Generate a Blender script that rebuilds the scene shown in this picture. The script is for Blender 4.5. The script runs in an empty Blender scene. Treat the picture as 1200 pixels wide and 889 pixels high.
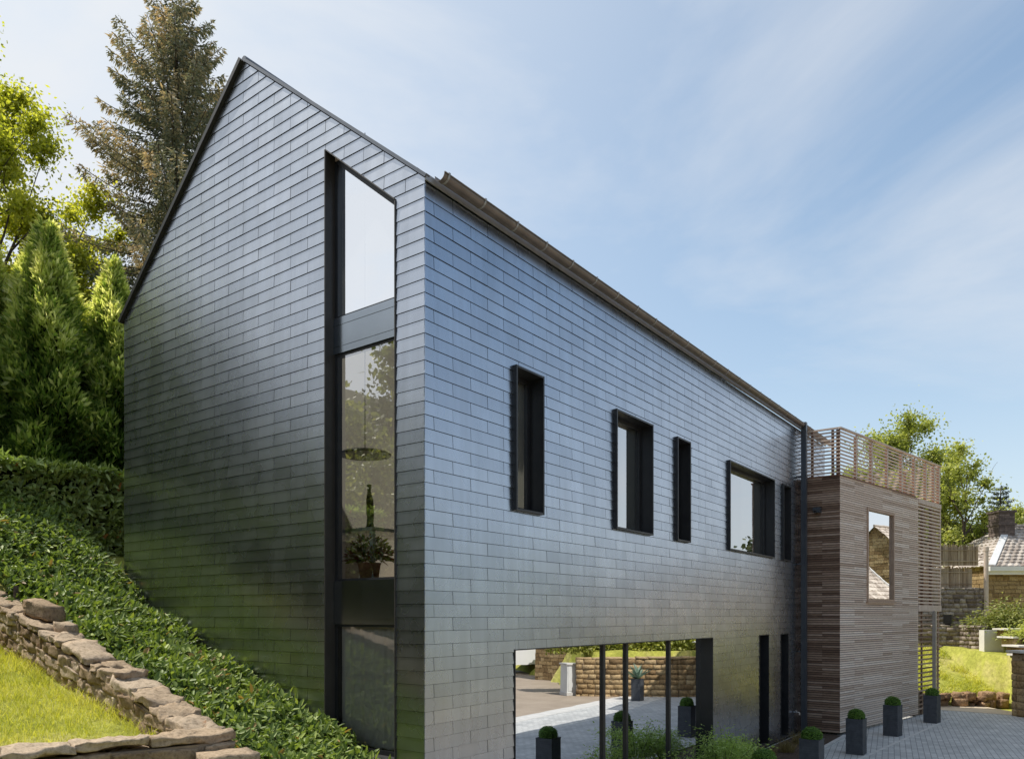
import bpy, math, random
import numpy as np
from mathutils import Vector, Matrix, noise as mnoise

SC = bpy.context.scene
COL = SC.collection
rng = np.random.default_rng(7)
random.seed(7)
EYE = 2.75

# ------------------------------------------------------------------ materials
def new_mat(name):
    m = bpy.data.materials.new(name); m.use_nodes = True
    nt = m.node_tree; nt.nodes.clear()
    out = nt.nodes.new('ShaderNodeOutputMaterial')
    return m, nt, out
def N(nt, typ, **kw):
    n = nt.nodes.new(typ)
    for k, v in kw.items(): setattr(n, k, v)
    return n
def ramp(nt, stops, fac):
    r = N(nt, 'ShaderNodeValToRGB')
    e = r.color_ramp.elements
    while len(e) < len(stops): e.new(.5)
    for i, (p, c) in enumerate(stops):
        e[i].position = p; e[i].color = (c[0], c[1], c[2], 1)
    nt.links.new(fac, r.inputs[0]); return r.outputs[0]
def noise(nt, scale, detail=4, rough=.6, vec=None, dist=0):
    n = N(nt, 'ShaderNodeTexNoise'); n.inputs['Scale'].default_value = scale
    n.inputs['Detail'].default_value = detail; n.inputs['Roughness'].default_value = rough
    n.inputs['Distortion'].default_value = dist
    if vec is None:
        tc = N(nt, 'ShaderNodeTexCoord'); vec = tc.outputs['Object']
    nt.links.new(vec, n.inputs['Vector']); return n.outputs['Fac']
def mixc(nt, a, b, fac, mode='MIX'):
    m = N(nt, 'ShaderNodeMix', data_type='RGBA', blend_type=mode)
    for sock, v in ((m.inputs[0], fac), (m.inputs[6], a), (m.inputs[7], b)):
        if hasattr(v, 'links'): nt.links.new(v, sock)
        elif isinstance(v, (int, float)): sock.default_value = v
        else: sock.default_value = (v[0], v[1], v[2], 1)
    return m.outputs[2]
def bump(nt, h, strength=.3, dist=.02):
    b = N(nt, 'ShaderNodeBump'); b.inputs['Strength'].default_value = strength
    b.inputs['Distance'].default_value = dist; nt.links.new(h, b.inputs['Height']); return b.outputs[0]
def principled(nt, out, col, rough=.6, metal=0, spec=.5, normal=None):
    p = N(nt, 'ShaderNodeBsdfPrincipled')
    if hasattr(col, 'links'): nt.links.new(col, p.inputs['Base Color'])
    else: p.inputs['Base Color'].default_value = (col[0], col[1], col[2], 1)
    if hasattr(rough, 'links'): nt.links.new(rough, p.inputs['Roughness'])
    else: p.inputs['Roughness'].default_value = rough
    p.inputs['Metallic'].default_value = metal
    p.inputs['Specular IOR Level'].default_value = spec
    if normal is not None: nt.links.new(normal, p.inputs['Normal'])
    if out is not None: nt.links.new(p.outputs[0], out.inputs[0])
    return p
def attr(nt, name='rnd'):
    a = N(nt, 'ShaderNodeAttribute'); a.attribute_name = name; return a.outputs['Fac']

def simple(name, c1, c2, scale=8, rough=.6, metal=0, spec=.5, bstr=.15, bdist=.01, detail=5):
    m, nt, out = new_mat(name)
    f = noise(nt, scale, detail)
    c = ramp(nt, [(.3, c1), (.7, c2)], f)
    principled(nt, out, c, rough, metal, spec, bump(nt, noise(nt, scale*4, 4), bstr, bdist) if bstr else None)
    return m
def leaf_mat(name, stops, trans, tfac=.35, rough=.45, spec=.4):
    m, nt, out = new_mat(name)
    c = ramp(nt, stops, attr(nt))
    p = principled(nt, None, c, rough, 0, spec)
    t = N(nt, 'ShaderNodeBsdfTranslucent')
    tc = mixc(nt, c, trans, 1, 'MULTIPLY')
    nt.links.new(tc, t.inputs[0])
    mx = N(nt, 'ShaderNodeMixShader'); mx.inputs[0].default_value = tfac
    nt.links.new(p.outputs[0], mx.inputs[1]); nt.links.new(t.outputs[0], mx.inputs[2])
    nt.links.new(mx.outputs[0], out.inputs[0]); return m
def rnd_mat(name, stops, rough=.6, metal=0, spec=.5, nscale=20, namt=.35, bstr=.2, bdist=.005, stretch=None):
    """colour from the per-piece random attribute, broken up by noise"""
    m, nt, out = new_mat(name)
    c = ramp(nt, stops, attr(nt))
    vec = None
    if stretch:
        tc = N(nt, 'ShaderNodeTexCoord'); mp = N(nt, 'ShaderNodeMapping')
        mp.inputs['Scale'].default_value = stretch
        nt.links.new(tc.outputs['Object'], mp.inputs['Vector']); vec = mp.outputs[0]
    f = noise(nt, nscale, 6, .65, vec)
    dk = ramp(nt, [(.3, (1-namt,)*3), (.7, (1+namt*.4,)*3)], f)
    c = mixc(nt, c, dk, 1, 'MULTIPLY')
    principled(nt, out, c, rough, metal, spec, bump(nt, f, bstr, bdist) if bstr else None)
    return m
M = {}
def build_materials():
    # metallised fibre-cement slates
    m, nt, out = new_mat('slate'); M['slate'] = m
    c = ramp(nt, [(0, (.43, .465, .525)), (.5, (.465, .50, .56)), (1, (.50, .535, .595))], attr(nt))
    f = noise(nt, 1.4, 2)
    c = mixc(nt, c, ramp(nt, [(.3, (.93, .93, .93)), (.7, (1.04, 1.04, 1.04))], f), 1, 'MULTIPLY')
    tc = N(nt, 'ShaderNodeTexCoord'); mp = N(nt, 'ShaderNodeMapping'); mp.inputs['Scale'].default_value = (9, 9, .55)
    nt.links.new(tc.outputs['Object'], mp.inputs['Vector'])
    c = mixc(nt, c, ramp(nt, [(.35, (.94, .937, .93)), (.62, (1.02, 1.02, 1.02))], noise(nt, 1.0, 3, .5, mp.outputs[0])), 1, 'MULTIPLY')
    r = N(nt, 'ShaderNodeMapRange'); nt.links.new(noise(nt, 2.5, 2), r.inputs[0])
    r.inputs[1].default_value = .3; r.inputs[2].default_value = .7; r.inputs[3].default_value = .25; r.inputs[4].default_value = .30
    principled(nt, out, c, r.outputs[0], 1.0, .5, None)
    M['slate_edge'] = simple('slate_edge', (.03, .033, .038), (.045, .05, .055), 8, .8, bstr=0)
    M['backing'] = simple('backing', (.012, .013, .014), (.02, .02, .022), 6, .8, bstr=0)
    M['black_metal'] = simple('black_metal', (.012, .013, .016), (.022, .023, .026), 5, .42, 0, .5, .03, .002)
    M['bronze_metal'] = simple('bronze_metal', (.035, .032, .03), (.055, .05, .047), 4, .45, 0, .5, .03, .002)
    M['spandrel'] = simple('spandrel', (.33, .365, .405), (.36, .395, .435), 2, .22, 1.0, .5, 0)
    M['zinc'] = simple('zinc', (.15, .125, .11), (.22, .185, .165), 6, .45, .5, .5, .05, .003)
    M['zinc_light'] = simple('zinc_light', (.30, .30, .305), (.38, .38, .385), 6, .5, .3, .5, .03, .003)
    M['pipe'] = simple('pipe', (.05, .06, .075), (.08, .09, .105), 3, .4, .4, .5, 0)
    M['verge'] = simple('verge', (.10, .115, .14), (.13, .145, .17), 4, .4, .8, .5, 0)
    M['steel'] = simple('steel', (.6, .6, .6), (.75, .75, .75), 9, .3, .9, .5, 0)
    M['roof_slate'] = rnd_mat('roof_slate', [(0, (.05, .052, .058)), (1, (.10, .10, .11))], .55, .1, .5, 6, .2, .1)
    # glass
    for nm, fac, tint in (('glass', .62, (.80, .86, .84)), ('glass_front', .55, (.72, .78, .77)), ('glass_bright', .9, (.8, .85, .85)), ('glass_low', .10, (.95, .96, .95)), ('glass_view', .40, (.93, .95, .93)), ('glass_clear', .06, (.97, .98, .98))):
        m, nt, out = new_mat(nm); M[nm] = m
        g = N(nt, 'ShaderNodeBsdfGlossy'); g.inputs['Roughness'].default_value = 0; nt.links.new(bump(nt, noise(nt, .9, 2), .05, .02), g.inputs['Normal']); g.inputs[0].default_value = (.97, .98, 1, 1)
        t = N(nt, 'ShaderNodeBsdfTransparent'); t.inputs[0].default_value = (*tint, 1)
        lw = N(nt, 'ShaderNodeFresnel'); lw.inputs[0].default_value = 1.5
        mr = N(nt, 'ShaderNodeMapRange'); nt.links.new(lw.outputs[0], mr.inputs[0])
        mr.inputs[3].default_value = fac; mr.inputs[4].default_value = 1
        mx = N(nt, 'ShaderNodeMixShader'); nt.links.new(mr.outputs[0], mx.inputs[0])
        nt.links.new(t.outputs[0], mx.inputs[1]); nt.links.new(g.outputs[0], mx.inputs[2]); nt.links.new(mx.outputs[0], out.inputs[0])
    M['plaster'] = simple('plaster', (.84, .78, .69), (.87, .81, .72), 2, .8, bstr=0)
    m, nt, out = new_mat('linen'); M['linen'] = m
    p = principled(nt, None, ramp(nt, [(.3, (.80, .76, .68)), (.7, (.86, .82, .75))], noise(nt, 9, 5)), .9, 0, .1)
    t = N(nt, 'ShaderNodeBsdfTranslucent'); t.inputs[0].default_value = (.8, .76, .68, 1)
    mx = N(nt, 'ShaderNodeMixShader'); mx.inputs[0].default_value = .3; nt.links.new(p.outputs[0], mx.inputs[1]); nt.links.new(t.outputs[0], mx.inputs[2]); nt.links.new(mx.outputs[0], out.inputs[0])
    M['room_floor'] = simple('room_floor', (.52, .44, .35), (.62, .53, .43), 2, .5, bstr=0)
    M['wood_shaded'] = rnd_mat('wood_shaded', [(0, (.17, .105, .075)), (.5, (.32, .215, .155)), (1, (.52, .39, .31))], .75, 0, .3, 3, .5, .3, .004, (3, 3, 40))  # darker copy of the cladding timber; shade of flank and lower screen in colour
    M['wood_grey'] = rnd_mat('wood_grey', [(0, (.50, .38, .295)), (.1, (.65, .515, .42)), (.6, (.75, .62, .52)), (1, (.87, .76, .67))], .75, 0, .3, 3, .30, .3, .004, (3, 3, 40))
    M['wood_frame'] = simple('wood_frame', (.36, .25, .18), (.48, .35, .26), 6, .6, 0, .4, .1, .003)
    M['wood_red'] = simple('wood_red', (.16, .075, .045), (.24, .12, .075), 6, .6, 0, .4, .1, .003)
    M['rail_grey'] = simple('rail_grey', (.50, .40, .33), (.64, .54, .46), 6, .7, 0, .3, .1, .003)
    M['galv'] = simple('galv', (.38, .37, .36), (.5, .49, .47), 8, .5, .5, .5, 0)
    # ground
    m, nt, out = new_mat('paving'); M['paving'] = m
    tc = N(nt, 'ShaderNodeTexCoord'); mp = N(nt, 'ShaderNodeMapping'); mp.inputs['Rotation'].default_value = (0, 0, math.radians(-9.6))
    nt.links.new(tc.outputs['Object'], mp.inputs['Vector'])
    br = N(nt, 'ShaderNodeTexBrick'); nt.links.new(mp.outputs[0], br.inputs['Vector'])
    br.inputs['Scale'].default_value = 1; br.inputs['Brick Width'].default_value = .21; br.inputs['Row Height'].default_value = .105
    br.inputs['Mortar Size'].default_value = .006; br.inputs['Color1'].default_value = (.47, .485, .49, 1); br.inputs['Color2'].default_value = (.60, .61, .61, 1)
    br.inputs['Mortar'].default_value = (.22, .225, .23, 1); br.inputs['Bias'].default_value = -.1
    f = noise(nt, 1.2, 6, .65)
    c = mixc(nt, br.outputs[0], ramp(nt, [(.25, (.72, .72, .72)), (.75, (1.12, 1.11, 1.09))], f), 1, 'MULTIPLY')
    principled(nt, out, c, .75, 0, .35, bump(nt, br.outputs['Fac'], -.25, .004))
    M['kerb'] = simple('kerb', (.46, .46, .45), (.60, .59, .57), 5, .8, bstr=.2)
    M['road'] = simple('road', (.26, .21, .16), (.34, .28, .22), 1.2, .85, bstr=.25, bdist=.01)
    M['mulch'] = simple('mulch', (.035, .022, .015), (.14, .09, .06), 26, .95, bstr=.9, bdist=.03)
    m, nt, out = new_mat('soil'); M['soil'] = m
    f = noise(nt, .9, 6, .6); f2 = noise(nt, 9, 6, .7)
    c = ramp(nt, [(.25, (.26, .29, .05)), (.5, (.40, .40, .09)), (.66, (.48, .43, .17)), (.8, (.52, .42, .26))], f)
    c = mixc(nt, c, ramp(nt, [(.3, (.6, .6, .55)), (.7, (1.2, 1.2, 1.15))], f2), 1, 'MULTIPLY')
    tc = N(nt, 'ShaderNodeTexCoord'); sp = N(nt, 'ShaderNodeSeparateXYZ'); nt.links.new(tc.outputs['Object'], sp.inputs[0])
    mw = N(nt, 'ShaderNodeMapRange'); mw.interpolation_type = 'SMOOTHSTEP'; nt.links.new(sp.outputs[0], mw.inputs[0]); mw.inputs[1].default_value = -5.5; mw.inputs[2].default_value = -8
    mh = N(nt, 'ShaderNodeMapRange'); mh.interpolation_type = 'SMOOTHSTEP'; nt.links.new(sp.outputs[1], mh.inputs[0]); mh.inputs[1].default_value = 8.5; mh.inputs[2].default_value = 11
    mm = N(nt, 'ShaderNodeMath', operation='MAXIMUM'); nt.links.new(mw.outputs[0], mm.inputs[0]); nt.links.new(mh.outputs[0], mm.inputs[1])
    c = mixc(nt, c, ramp(nt, [(.3, (.035, .032, .018)), (.7, (.075, .07, .035))], f2), mm.outputs[0])      # hillside ground darkened by position to dim its reflection in the slates
    principled(nt, out, c, .95, 0, .1, bump(nt, f2, .7, .04))
    M['earth'] = simple('earth', (.20, .11, .06), (.42, .28, .16), 5, .95, bstr=.8, bdist=.05)
    M['sand'] = simple('sand', (.50, .41, .31), (.64, .54, .42), 3, .95, bstr=.4, bdist=.02)
    # stone
    def stone(name, stops, sc=3, moss=.25):
        m, nt, out = new_mat(name); M[name] = m
        c = ramp(nt, stops, attr(nt))
        f = noise(nt, sc*2, 7, .7); f2 = noise(nt, sc*9, 6, .75)
        c = mixc(nt, c, ramp(nt, [(.3, (.42, .38, .33)), (.52, (.95, .93, .9)), (.75, (1.22, 1.2, 1.16))], f2), 1, 'MULTIPLY')
        mm = ramp(nt, [(.62, (0, 0, 0)), (.7, (1, 1, 1))], f)
        mf = N(nt, 'ShaderNodeMath', operation='MULTIPLY'); nt.links.new(mm, mf.inputs[0]); mf.inputs[1].default_value = moss
        c = mixc(nt, c, (.30, .12, .04), mf.outputs[0])
        principled(nt, out, c, .9, 0, .2, bump(nt, f2, .7, .025))
    stone('stone_warm', [(0, (.27, .19, .12)), (.5, (.43, .33, .23)), (1, (.58, .48, .37))], 3, .85)
    stone('stone_grey', [(0, (.16, .13, .11)), (.5, (.30, .255, .22)), (1, (.44, .39, .34))], 1.5, .2)
    stone('stone_tan', [(0, (.22, .15, .08)), (.5, (.36, .26, .14)), (1, (.48, .37, .22))], 1.5, .2)
    M['mortar'] = simple('mortar', (.20, .15, .10), (.34, .26, .18), 8, .95, bstr=.4)
    M['render_white'] = simple('render_white', (.66, .63, .58), (.76, .73, .69), 3, .9, bstr=.2)
    M['white_paint'] = simple('white_paint', (.68, .68, .67), (.78, .78, .77), 3, .5, bstr=0)
    M['tile'] = rnd_mat('tile', [(0, (.27, .225, .19)), (.5, (.44, .385, .335)), (1, (.58, .52, .46))], .75, 0, .3, 5, .35, .2)
    M['chimney'] = rnd_mat('chimney', [(0, (.10, .08, .075)), (1, (.22, .175, .155))], .9, 0, .2, 8, .4, .4)
    M['reed'] = rnd_mat('reed', [(0, (.22, .16, .10)), (.5, (.36, .28, .19)), (1, (.50, .42, .31))], .9, 0, .2, 9, .4, .2, .005, (1, 1, .2))
    # plants
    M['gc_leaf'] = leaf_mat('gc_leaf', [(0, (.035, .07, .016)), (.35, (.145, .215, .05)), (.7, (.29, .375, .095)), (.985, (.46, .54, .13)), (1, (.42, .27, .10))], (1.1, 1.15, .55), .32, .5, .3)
    M['hedge_leaf'] = leaf_mat('hedge_leaf', [(0, (.10, .14, .03)), (.5, (.36, .43, .12)), (.85, (.52, .58, .20)), (.99, (.58, .62, .26)), (1, (.45, .18, .05))], (1.0, 1.2, .55), .25, .42, .45)
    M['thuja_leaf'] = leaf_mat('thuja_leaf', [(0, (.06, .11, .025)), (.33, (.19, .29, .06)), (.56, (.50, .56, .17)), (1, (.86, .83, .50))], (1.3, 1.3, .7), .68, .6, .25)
    M['spruce_leaf'] = leaf_mat('spruce_leaf', [(0, (.08, .105, .075)), (.5, (.23, .25, .165)), (.72, (.41, .36, .22)), (1, (.70, .54, .32))], (1.2, 1.1, .8), .35, .6, .2)
    M['maple_leaf'] = leaf_mat('maple_leaf', [(0, (.19, .225, .03)), (.5, (.44, .46, .07)), (1, (.66, .62, .18))], (1.45, 1.45, .6), .58, .5, .3)
    M['oak_leaf'] = leaf_mat('oak_leaf', [(0, (.16, .195, .045)), (.5, (.36, .40, .11)), (1, (.60, .60, .26))], (1.35, 1.35, .7), .55, .5, .3)
    M['dark_leaf'] = leaf_mat('dark_leaf', [(0, (.03, .05, .025)), (.6, (.07, .09, .045)), (1, (.13, .14, .07))], (1.1, 1.1, .7), .3, .6, .25)
    M['box_leaf'] = leaf_mat('box_leaf', [(0, (.05, .11, .018)), (.6, (.14, .27, .04)), (1, (.27, .43, .08))], (1.0, 1.2, .5), .25, .4, .4)
    M['nandina_leaf'] = leaf_mat('nandina_leaf', [(0, (.16, .26, .05)), (.5, (.38, .52, .13)), (1, (.60, .70, .26))], (1.2, 1.3, .6), .35, .45, .4)
    M['shrub_leaf'] = leaf_mat('shrub_leaf', [(0, (.08, .11, .025)), (.5, (.20, .23, .06)), (1, (.42, .42, .17))], (1.2, 1.2, .6), .35, .5, .3)
    M['red_leaf'] = leaf_mat('red_leaf', [(0, (.15, .03, .02)), (.4, (.35, .08, .03)), (.6, (.2, .28, .05)), (1, (.45, .5, .1))], (1.2, 1.1, .6), .35, .5, .3)
    M['grass'] = leaf_mat('grass', [(0, (.36, .41, .06)), (.5, (.62, .62, .12)), (.85, (.76, .72, .24)), (1, (.82, .75, .45))], (1.2, 1.2, .5), .4, .6, .25)
    M['straw'] = leaf_mat('straw', [(0, (.14, .12, .04)), (.5, (.28, .22, .09)), (1, (.42, .33, .16))], (1.1, 1.05, .7), .3, .7, .2)
    M['bark'] = simple('bark', (.05, .036, .026), (.14, .105, .08), 7, .95, bstr=.8, bdist=.03)
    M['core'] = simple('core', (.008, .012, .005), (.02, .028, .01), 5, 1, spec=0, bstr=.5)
    M['box_core'] = simple('box_core', (.015, .035, .008), (.03, .06, .014), 30, .9, spec=.1, bstr=.5)
    # objects
    m, nt, out = new_mat('planter'); M['planter'] = m
    c = ramp(nt, [(.3, (.045, .05, .06)), (.7, (.075, .082, .095))], noise(nt, 12, 5))
    principled(nt, out, c, .6, 0, .4, bump(nt, noise(nt, 90, 3), .25, .004))
    M['dark_soil'] = simple('dark_soil', (.02, .014, .01), (.05, .035, .025), 30, 1, bstr=.8)
    M['black_plastic'] = simple('black_plastic', (.01, .01, .011), (.018, .018, .02), 6, .4, bstr=0)
    M['van_paint'] = simple('van_paint', (.70, .71, .72), (.76, .77, .78), 1, .3, bstr=0)
    M['rubber'] = simple('rubber', (.015, .015, .015), (.03, .03, .03), 12, .9, bstr=.2)
    M['dark_glass'] = simple('dark_glass', (.02, .025, .03), (.03, .035, .04), 2, .06, bstr=0)
    M['red_light'] = simple('red_light', (.35, .02, .02), (.42, .03, .03), 3, .25, bstr=0)
    M['cabinet'] = simple('cabinet', (.60, .62, .62), (.68, .70, .70), 3, .5, bstr=0)
    M['door_wood'] = simple('door_wood', (.17, .09, .05), (.26, .14, .08), 5, .6, bstr=.2)
    M['lamp_disc'] = simple('lamp_disc', (.05, .04, .035), (.08, .06, .05), 4, .4, bstr=0)
    M['table_top'] = simple('table_top', (.62, .66, .66), (.70, .74, .74), 3, .25, bstr=0)
    M['terracotta'] = simple('terracotta', (.35, .15, .08), (.45, .2, .11), 8, .8, bstr=.1)
    M['statue'] = simple('statue', (.03, .02, .02), (.06, .045, .04), 12, .4, bstr=.3)
    M['agave_leaf'] = leaf_mat('agave_leaf', [(0, (.10, .16, .12)), (1, (.22, .32, .24))], (1, 1.1, .8), .15, .5, .4)
build_materials()

# ------------------------------------------------------------------ objects
def tag(o, label=None, cat=None, group=None, kind=None):
    if label: o['label'] = label
    if cat: o['category'] = cat
    if group: o['group'] = group
    if kind: o['kind'] = kind
    return o
def empty(name, loc=(0, 0, 0), label=None, cat=None, group=None, rz=0):
    o = bpy.data.objects.new(name, None); COL.objects.link(o)
    o.empty_display_size = .2; o.location = loc; o.rotation_euler = (0, 0, rz)
    return tag(o, label, cat, group)
def link(name, me, mat, parent=None, smooth=False):
    o = bpy.data.objects.new(name, me); COL.objects.link(o)
    if mat is not None: me.materials.append(mat)
    if parent is not None: o.parent = parent
    if smooth: me.polygons.foreach_set('use_smooth', [True]*len(me.polygons))
    return o
class MB:
    def __init__(s): s.v = []; s.f = []; s.r = []; s.m = {}
    def add(s, vs, fs, r=None):
        b = len(s.v); s.v += [tuple(p) for p in vs]; s.f += [tuple(i+b for i in f) for f in fs]
        s.r += [random.random() if r is None else r]*len(vs)
    def box(s, x0, x1, y0, y1, z0, z1, r=None):
        s.add([(x0,y0,z0),(x1,y0,z0),(x1,y1,z0),(x0,y1,z0),(x0,y0,z1),(x1,y0,z1),(x1,y1,z1),(x0,y1,z1)],
              [(0,3,2,1),(4,5,6,7),(0,1,5,4),(1,2,6,5),(2,3,7,6),(3,0,4,7)], r)
    def obox(s, o, u, v, w, r=None):
        """box from corner o with edge vectors u, v, w"""
        o, u, v, w = Vector(o), Vector(u), Vector(v), Vector(w)
        p = [o, o+u, o+u+v, o+v, o+w, o+u+w, o+u+v+w, o+v+w]
        f = [(0,3,2,1),(4,5,6,7),(0,1,5,4),(1,2,6,5),(2,3,7,6),(3,0,4,7)]
        if u.cross(v).dot(w) < 0: f = [tuple(reversed(q)) for q in f]
        s.add(p, f, r)
    def tube(s, pts, rad, n=8, r=None, cap=True):
        pts = [Vector(p) for p in pts]; vs = []; fs = []
        rad = rad if hasattr(rad, '__len__') else [rad]*len(pts)
        up = None
        for i, p in enumerate(pts):
            d = (pts[min(i+1, len(pts)-1)] - pts[max(i-1, 0)]).normalized()
            if up is None:
                up = d.orthogonal().normalized()
            up = (up - d*up.dot(d)).normalized(); sd = d.cross(up)
            for k in range(n):
                a = 2*math.pi*k/n; vs.append(p + (up*math.cos(a)+sd*math.sin(a))*rad[i])
        for i in range(len(pts)-1):
            for k in range(n):
                k2 = (k+1) % n; fs.append((i*n+k, i*n+k2, (i+1)*n+k2, (i+1)*n+k))
        if cap: fs.append(tuple(range(n-1, -1, -1))); fs.append(tuple(range((len(pts)-1)*n, len(pts)*n)))
        s.add(vs, fs, r)
    def lathe(s, prof, c=(0,0,0), n=20, r=None):
        vs = []; fs = []
        for rr, z in prof:
            for k in range(n):
                a = 2*math.pi*k/n; vs.append((c[0]+rr*math.cos(a), c[1]+rr*math.sin(a), c[2]+z))
        for i in range(len(prof)-1):
            for k in range(n):
                k2 = (k+1) % n; fs.append((i*n+k, i*n+k2, (i+1)*n+k2, (i+1)*n+k))
        s.add(vs, fs, r)
    def build(s, name, mat, parent=None, smooth=False):
        me = bpy.data.meshes.new(name); me.from_pydata(s.v, [], s.f); me.update()
        a = me.attributes.new('rnd', 'FLOAT', 'POINT'); a.data.foreach_set('value', s.r)
        o = link(name, me, mat, parent, smooth)
        if s.m:
            me.materials.append(s.edge); ix = [s.m.get(i, 0) for i in range(len(s.f))]; me.polygons.foreach_set('material_index', ix)
        return o

def np_mesh(name, V, F, mat, parent=None, R=None, smooth=False):
    """V (n,3); F (m,4) int"""
    V = np.ascontiguousarray(V, np.float32); F = np.ascontiguousarray(F, np.int32)
    me = bpy.data.meshes.new(name); k = F.shape[1]
    me.vertices.add(len(V)); me.vertices.foreach_set('co', V.ravel())
    me.loops.add(F.size); me.loops.foreach_set('vertex_index', F.ravel())
    me.polygons.add(len(F)); me.polygons.foreach_set('loop_start', np.arange(0, F.size, k, dtype=np.int32))
    me.update(calc_edges=True)
    if R is not None:
        a = me.attributes.new('rnd', 'FLOAT', 'POINT'); a.data.foreach_set('value', np.ascontiguousarray(R, np.float32))
    return link(name, me, mat, parent, smooth)
def unit(a): return a/np.maximum(np.linalg.norm(a, axis=1, keepdims=True), 1e-9)
def rvec(n): return unit(rng.normal(size=(n, 3)))
def leaves(name, P, D, Nn, L, W, mat, parent=None, R=None, fold=.18, droop=.12):
    """one two-sided leaf of six points for every base point P, direction D, rough normal Nn"""
    n = len(P); D = unit(D); S = unit(np.cross(D, Nn)); Nn = np.cross(S, D)
    L = np.broadcast_to(np.asarray(L, float).reshape(-1, 1), (n, 1)); W = np.broadcast_to(np.asarray(W, float).reshape(-1, 1), (n, 1))
    b = P
    l1 = P + D*L*.33 + S*W*.48 + Nn*W*fold; r1 = P + D*L*.33 - S*W*.48 + Nn*W*fold
    l2 = P + D*L*.70 + S*W*.36 + Nn*(W*fold*.7 - L*droop*.4); r2 = P + D*L*.70 - S*W*.36 + Nn*(W*fold*.7 - L*droop*.4)
    t = P + D*L - Nn*L*droop
    V = np.stack([b, l1, l2, t, r2, r1], 1).reshape(-1, 3)
    i = np.arange(n)*6
    F = np.concatenate([np.stack([i, i+3, i+2, i+1], 1), np.stack([i, i+5, i+4, i+3], 1)])
    if R is None: R = rng.random(n)
    return np_mesh(name, V, F, mat, parent, np.repeat(R, 6))
def sprays(name, P, D, Nn, L, W, mat, parent=None, R=None):
    """cheaper rhombic leaf or needle spray"""
    n = len(P); D = unit(D); S = unit(np.cross(D, Nn))
    L = np.broadcast_to(np.asarray(L, float).reshape(-1, 1), (n, 1)); W = np.broadcast_to(np.asarray(W, float).reshape(-1, 1), (n, 1))
    V = np.stack([P, P+D*L*.45+S*W*.5, P+D*L, P+D*L*.45-S*W*.5], 1).reshape(-1, 3)
    i = np.arange(n)*4; F = np.stack([i, i+1, i+2, i+3], 1)
    if R is None: R = rng.random(n)
    return np_mesh(name, V, F, mat, parent, np.repeat(R, 4))

# ------------------------------------------------------------------ terrain
def sst(a, b, x): 
    t = np.clip((x-a)/(b-a), 0, 1); return t*t*(3-2*t)
CAMX, CAMY = -5.739, -5.051
FD = np.array([.7834, .6215]); RD = np.array([.6215, -.7834])    # the lane's axis and the direction across it
def ground_z(x, y):
    x = np.asarray(x, float); y = np.asarray(y, float)
    s = (x-CAMX)*FD[0] + (y-CAMY)*FD[1]; t = (x-CAMX)*RD[0] + (y-CAMY)*RD[1]
    z = np.full(np.broadcast(x, y).shape, -.03)
    # bank beside the gable, planted with ground cover
    gc = .72 + .36*y + .15*np.maximum(0, -x) + .25*np.maximum(0, y-5)
    gc = np.where(y < 0, .72*(1-sst(-1.6, 0, -0-(-y)))*0 + (.72 + .15*np.maximum(0, -x))*(1-sst(0, 2.2, -y)) , gc)
    lawn = 1.58 + .19*(y-.7) + .03*np.maximum(0, -x-3)
    lawn = np.where(x < -5.6, np.minimum(lawn, 2.55), lawn); lawn = lawn + .4*np.maximum(0, y-7)
    lawn_front = np.maximum(-.03, .95 - .42*np.maximum(0, .45-y))
    lw = np.where(y > .72 - .16*(x+1.9)*1.7, lawn, lawn_front)
    left = np.where(x < -1.9, lw, gc)
    left = left*(1-sst(-14, -40, x)*0)
    z = np.where(x < .05, np.maximum(left, -.03), z)
    # hillside behind the house
    hill = 3.25 + .31*(y-6.0); hill = np.minimum(hill, 10 + .02*(y-27))
    wgt = 1 - sst(14, 26, x)
    hz = np.where(y > 5.75, hill*wgt + (1.2 + .1*(y-6))*(1-wgt)*.9, -9)
    z = np.where((y > 5.75), np.maximum(np.where(x < .05, z, -9), hz), z)
    # grass bank and terrace at the end of the lane
    bk = np.minimum(.32*sst(23.4, 23.8, s) + .43*np.maximum(0, s-23.7), 2.25 + .02*(s-28)) - .03
    bk = bk * (1-sst(40, 60, s)*.4)
    inb = (s > 23.2) & (t > 8.5) & (x > 15.6)
    z = np.where(inb, np.maximum(z, bk), z)
    # raised garden on the right of the lane, held by the retaining walls
    sb = 16.4 + .22*np.maximum(0, t-16.6); tw = np.where(s > 21, 16.45, 15.72 + .27*np.maximum(0, 20.6-s))
    gar = 1.5*(t > tw)*(s > sb + .3)*(1-sst(70, 90, s)) + .08*np.clip(s-22, 0, 8)
    z = np.where((t > tw) & (s > sb + .3), np.where(s > 23.6, np.maximum(np.minimum(z, gar+.35), gar*.9), gar), z)
    # nothing inside the house
    ins = (x > .06) & (x < 15.3) & (y > .06) & (y < 5.7)
    z = np.where(ins, -.3, z)
    return z
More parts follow.
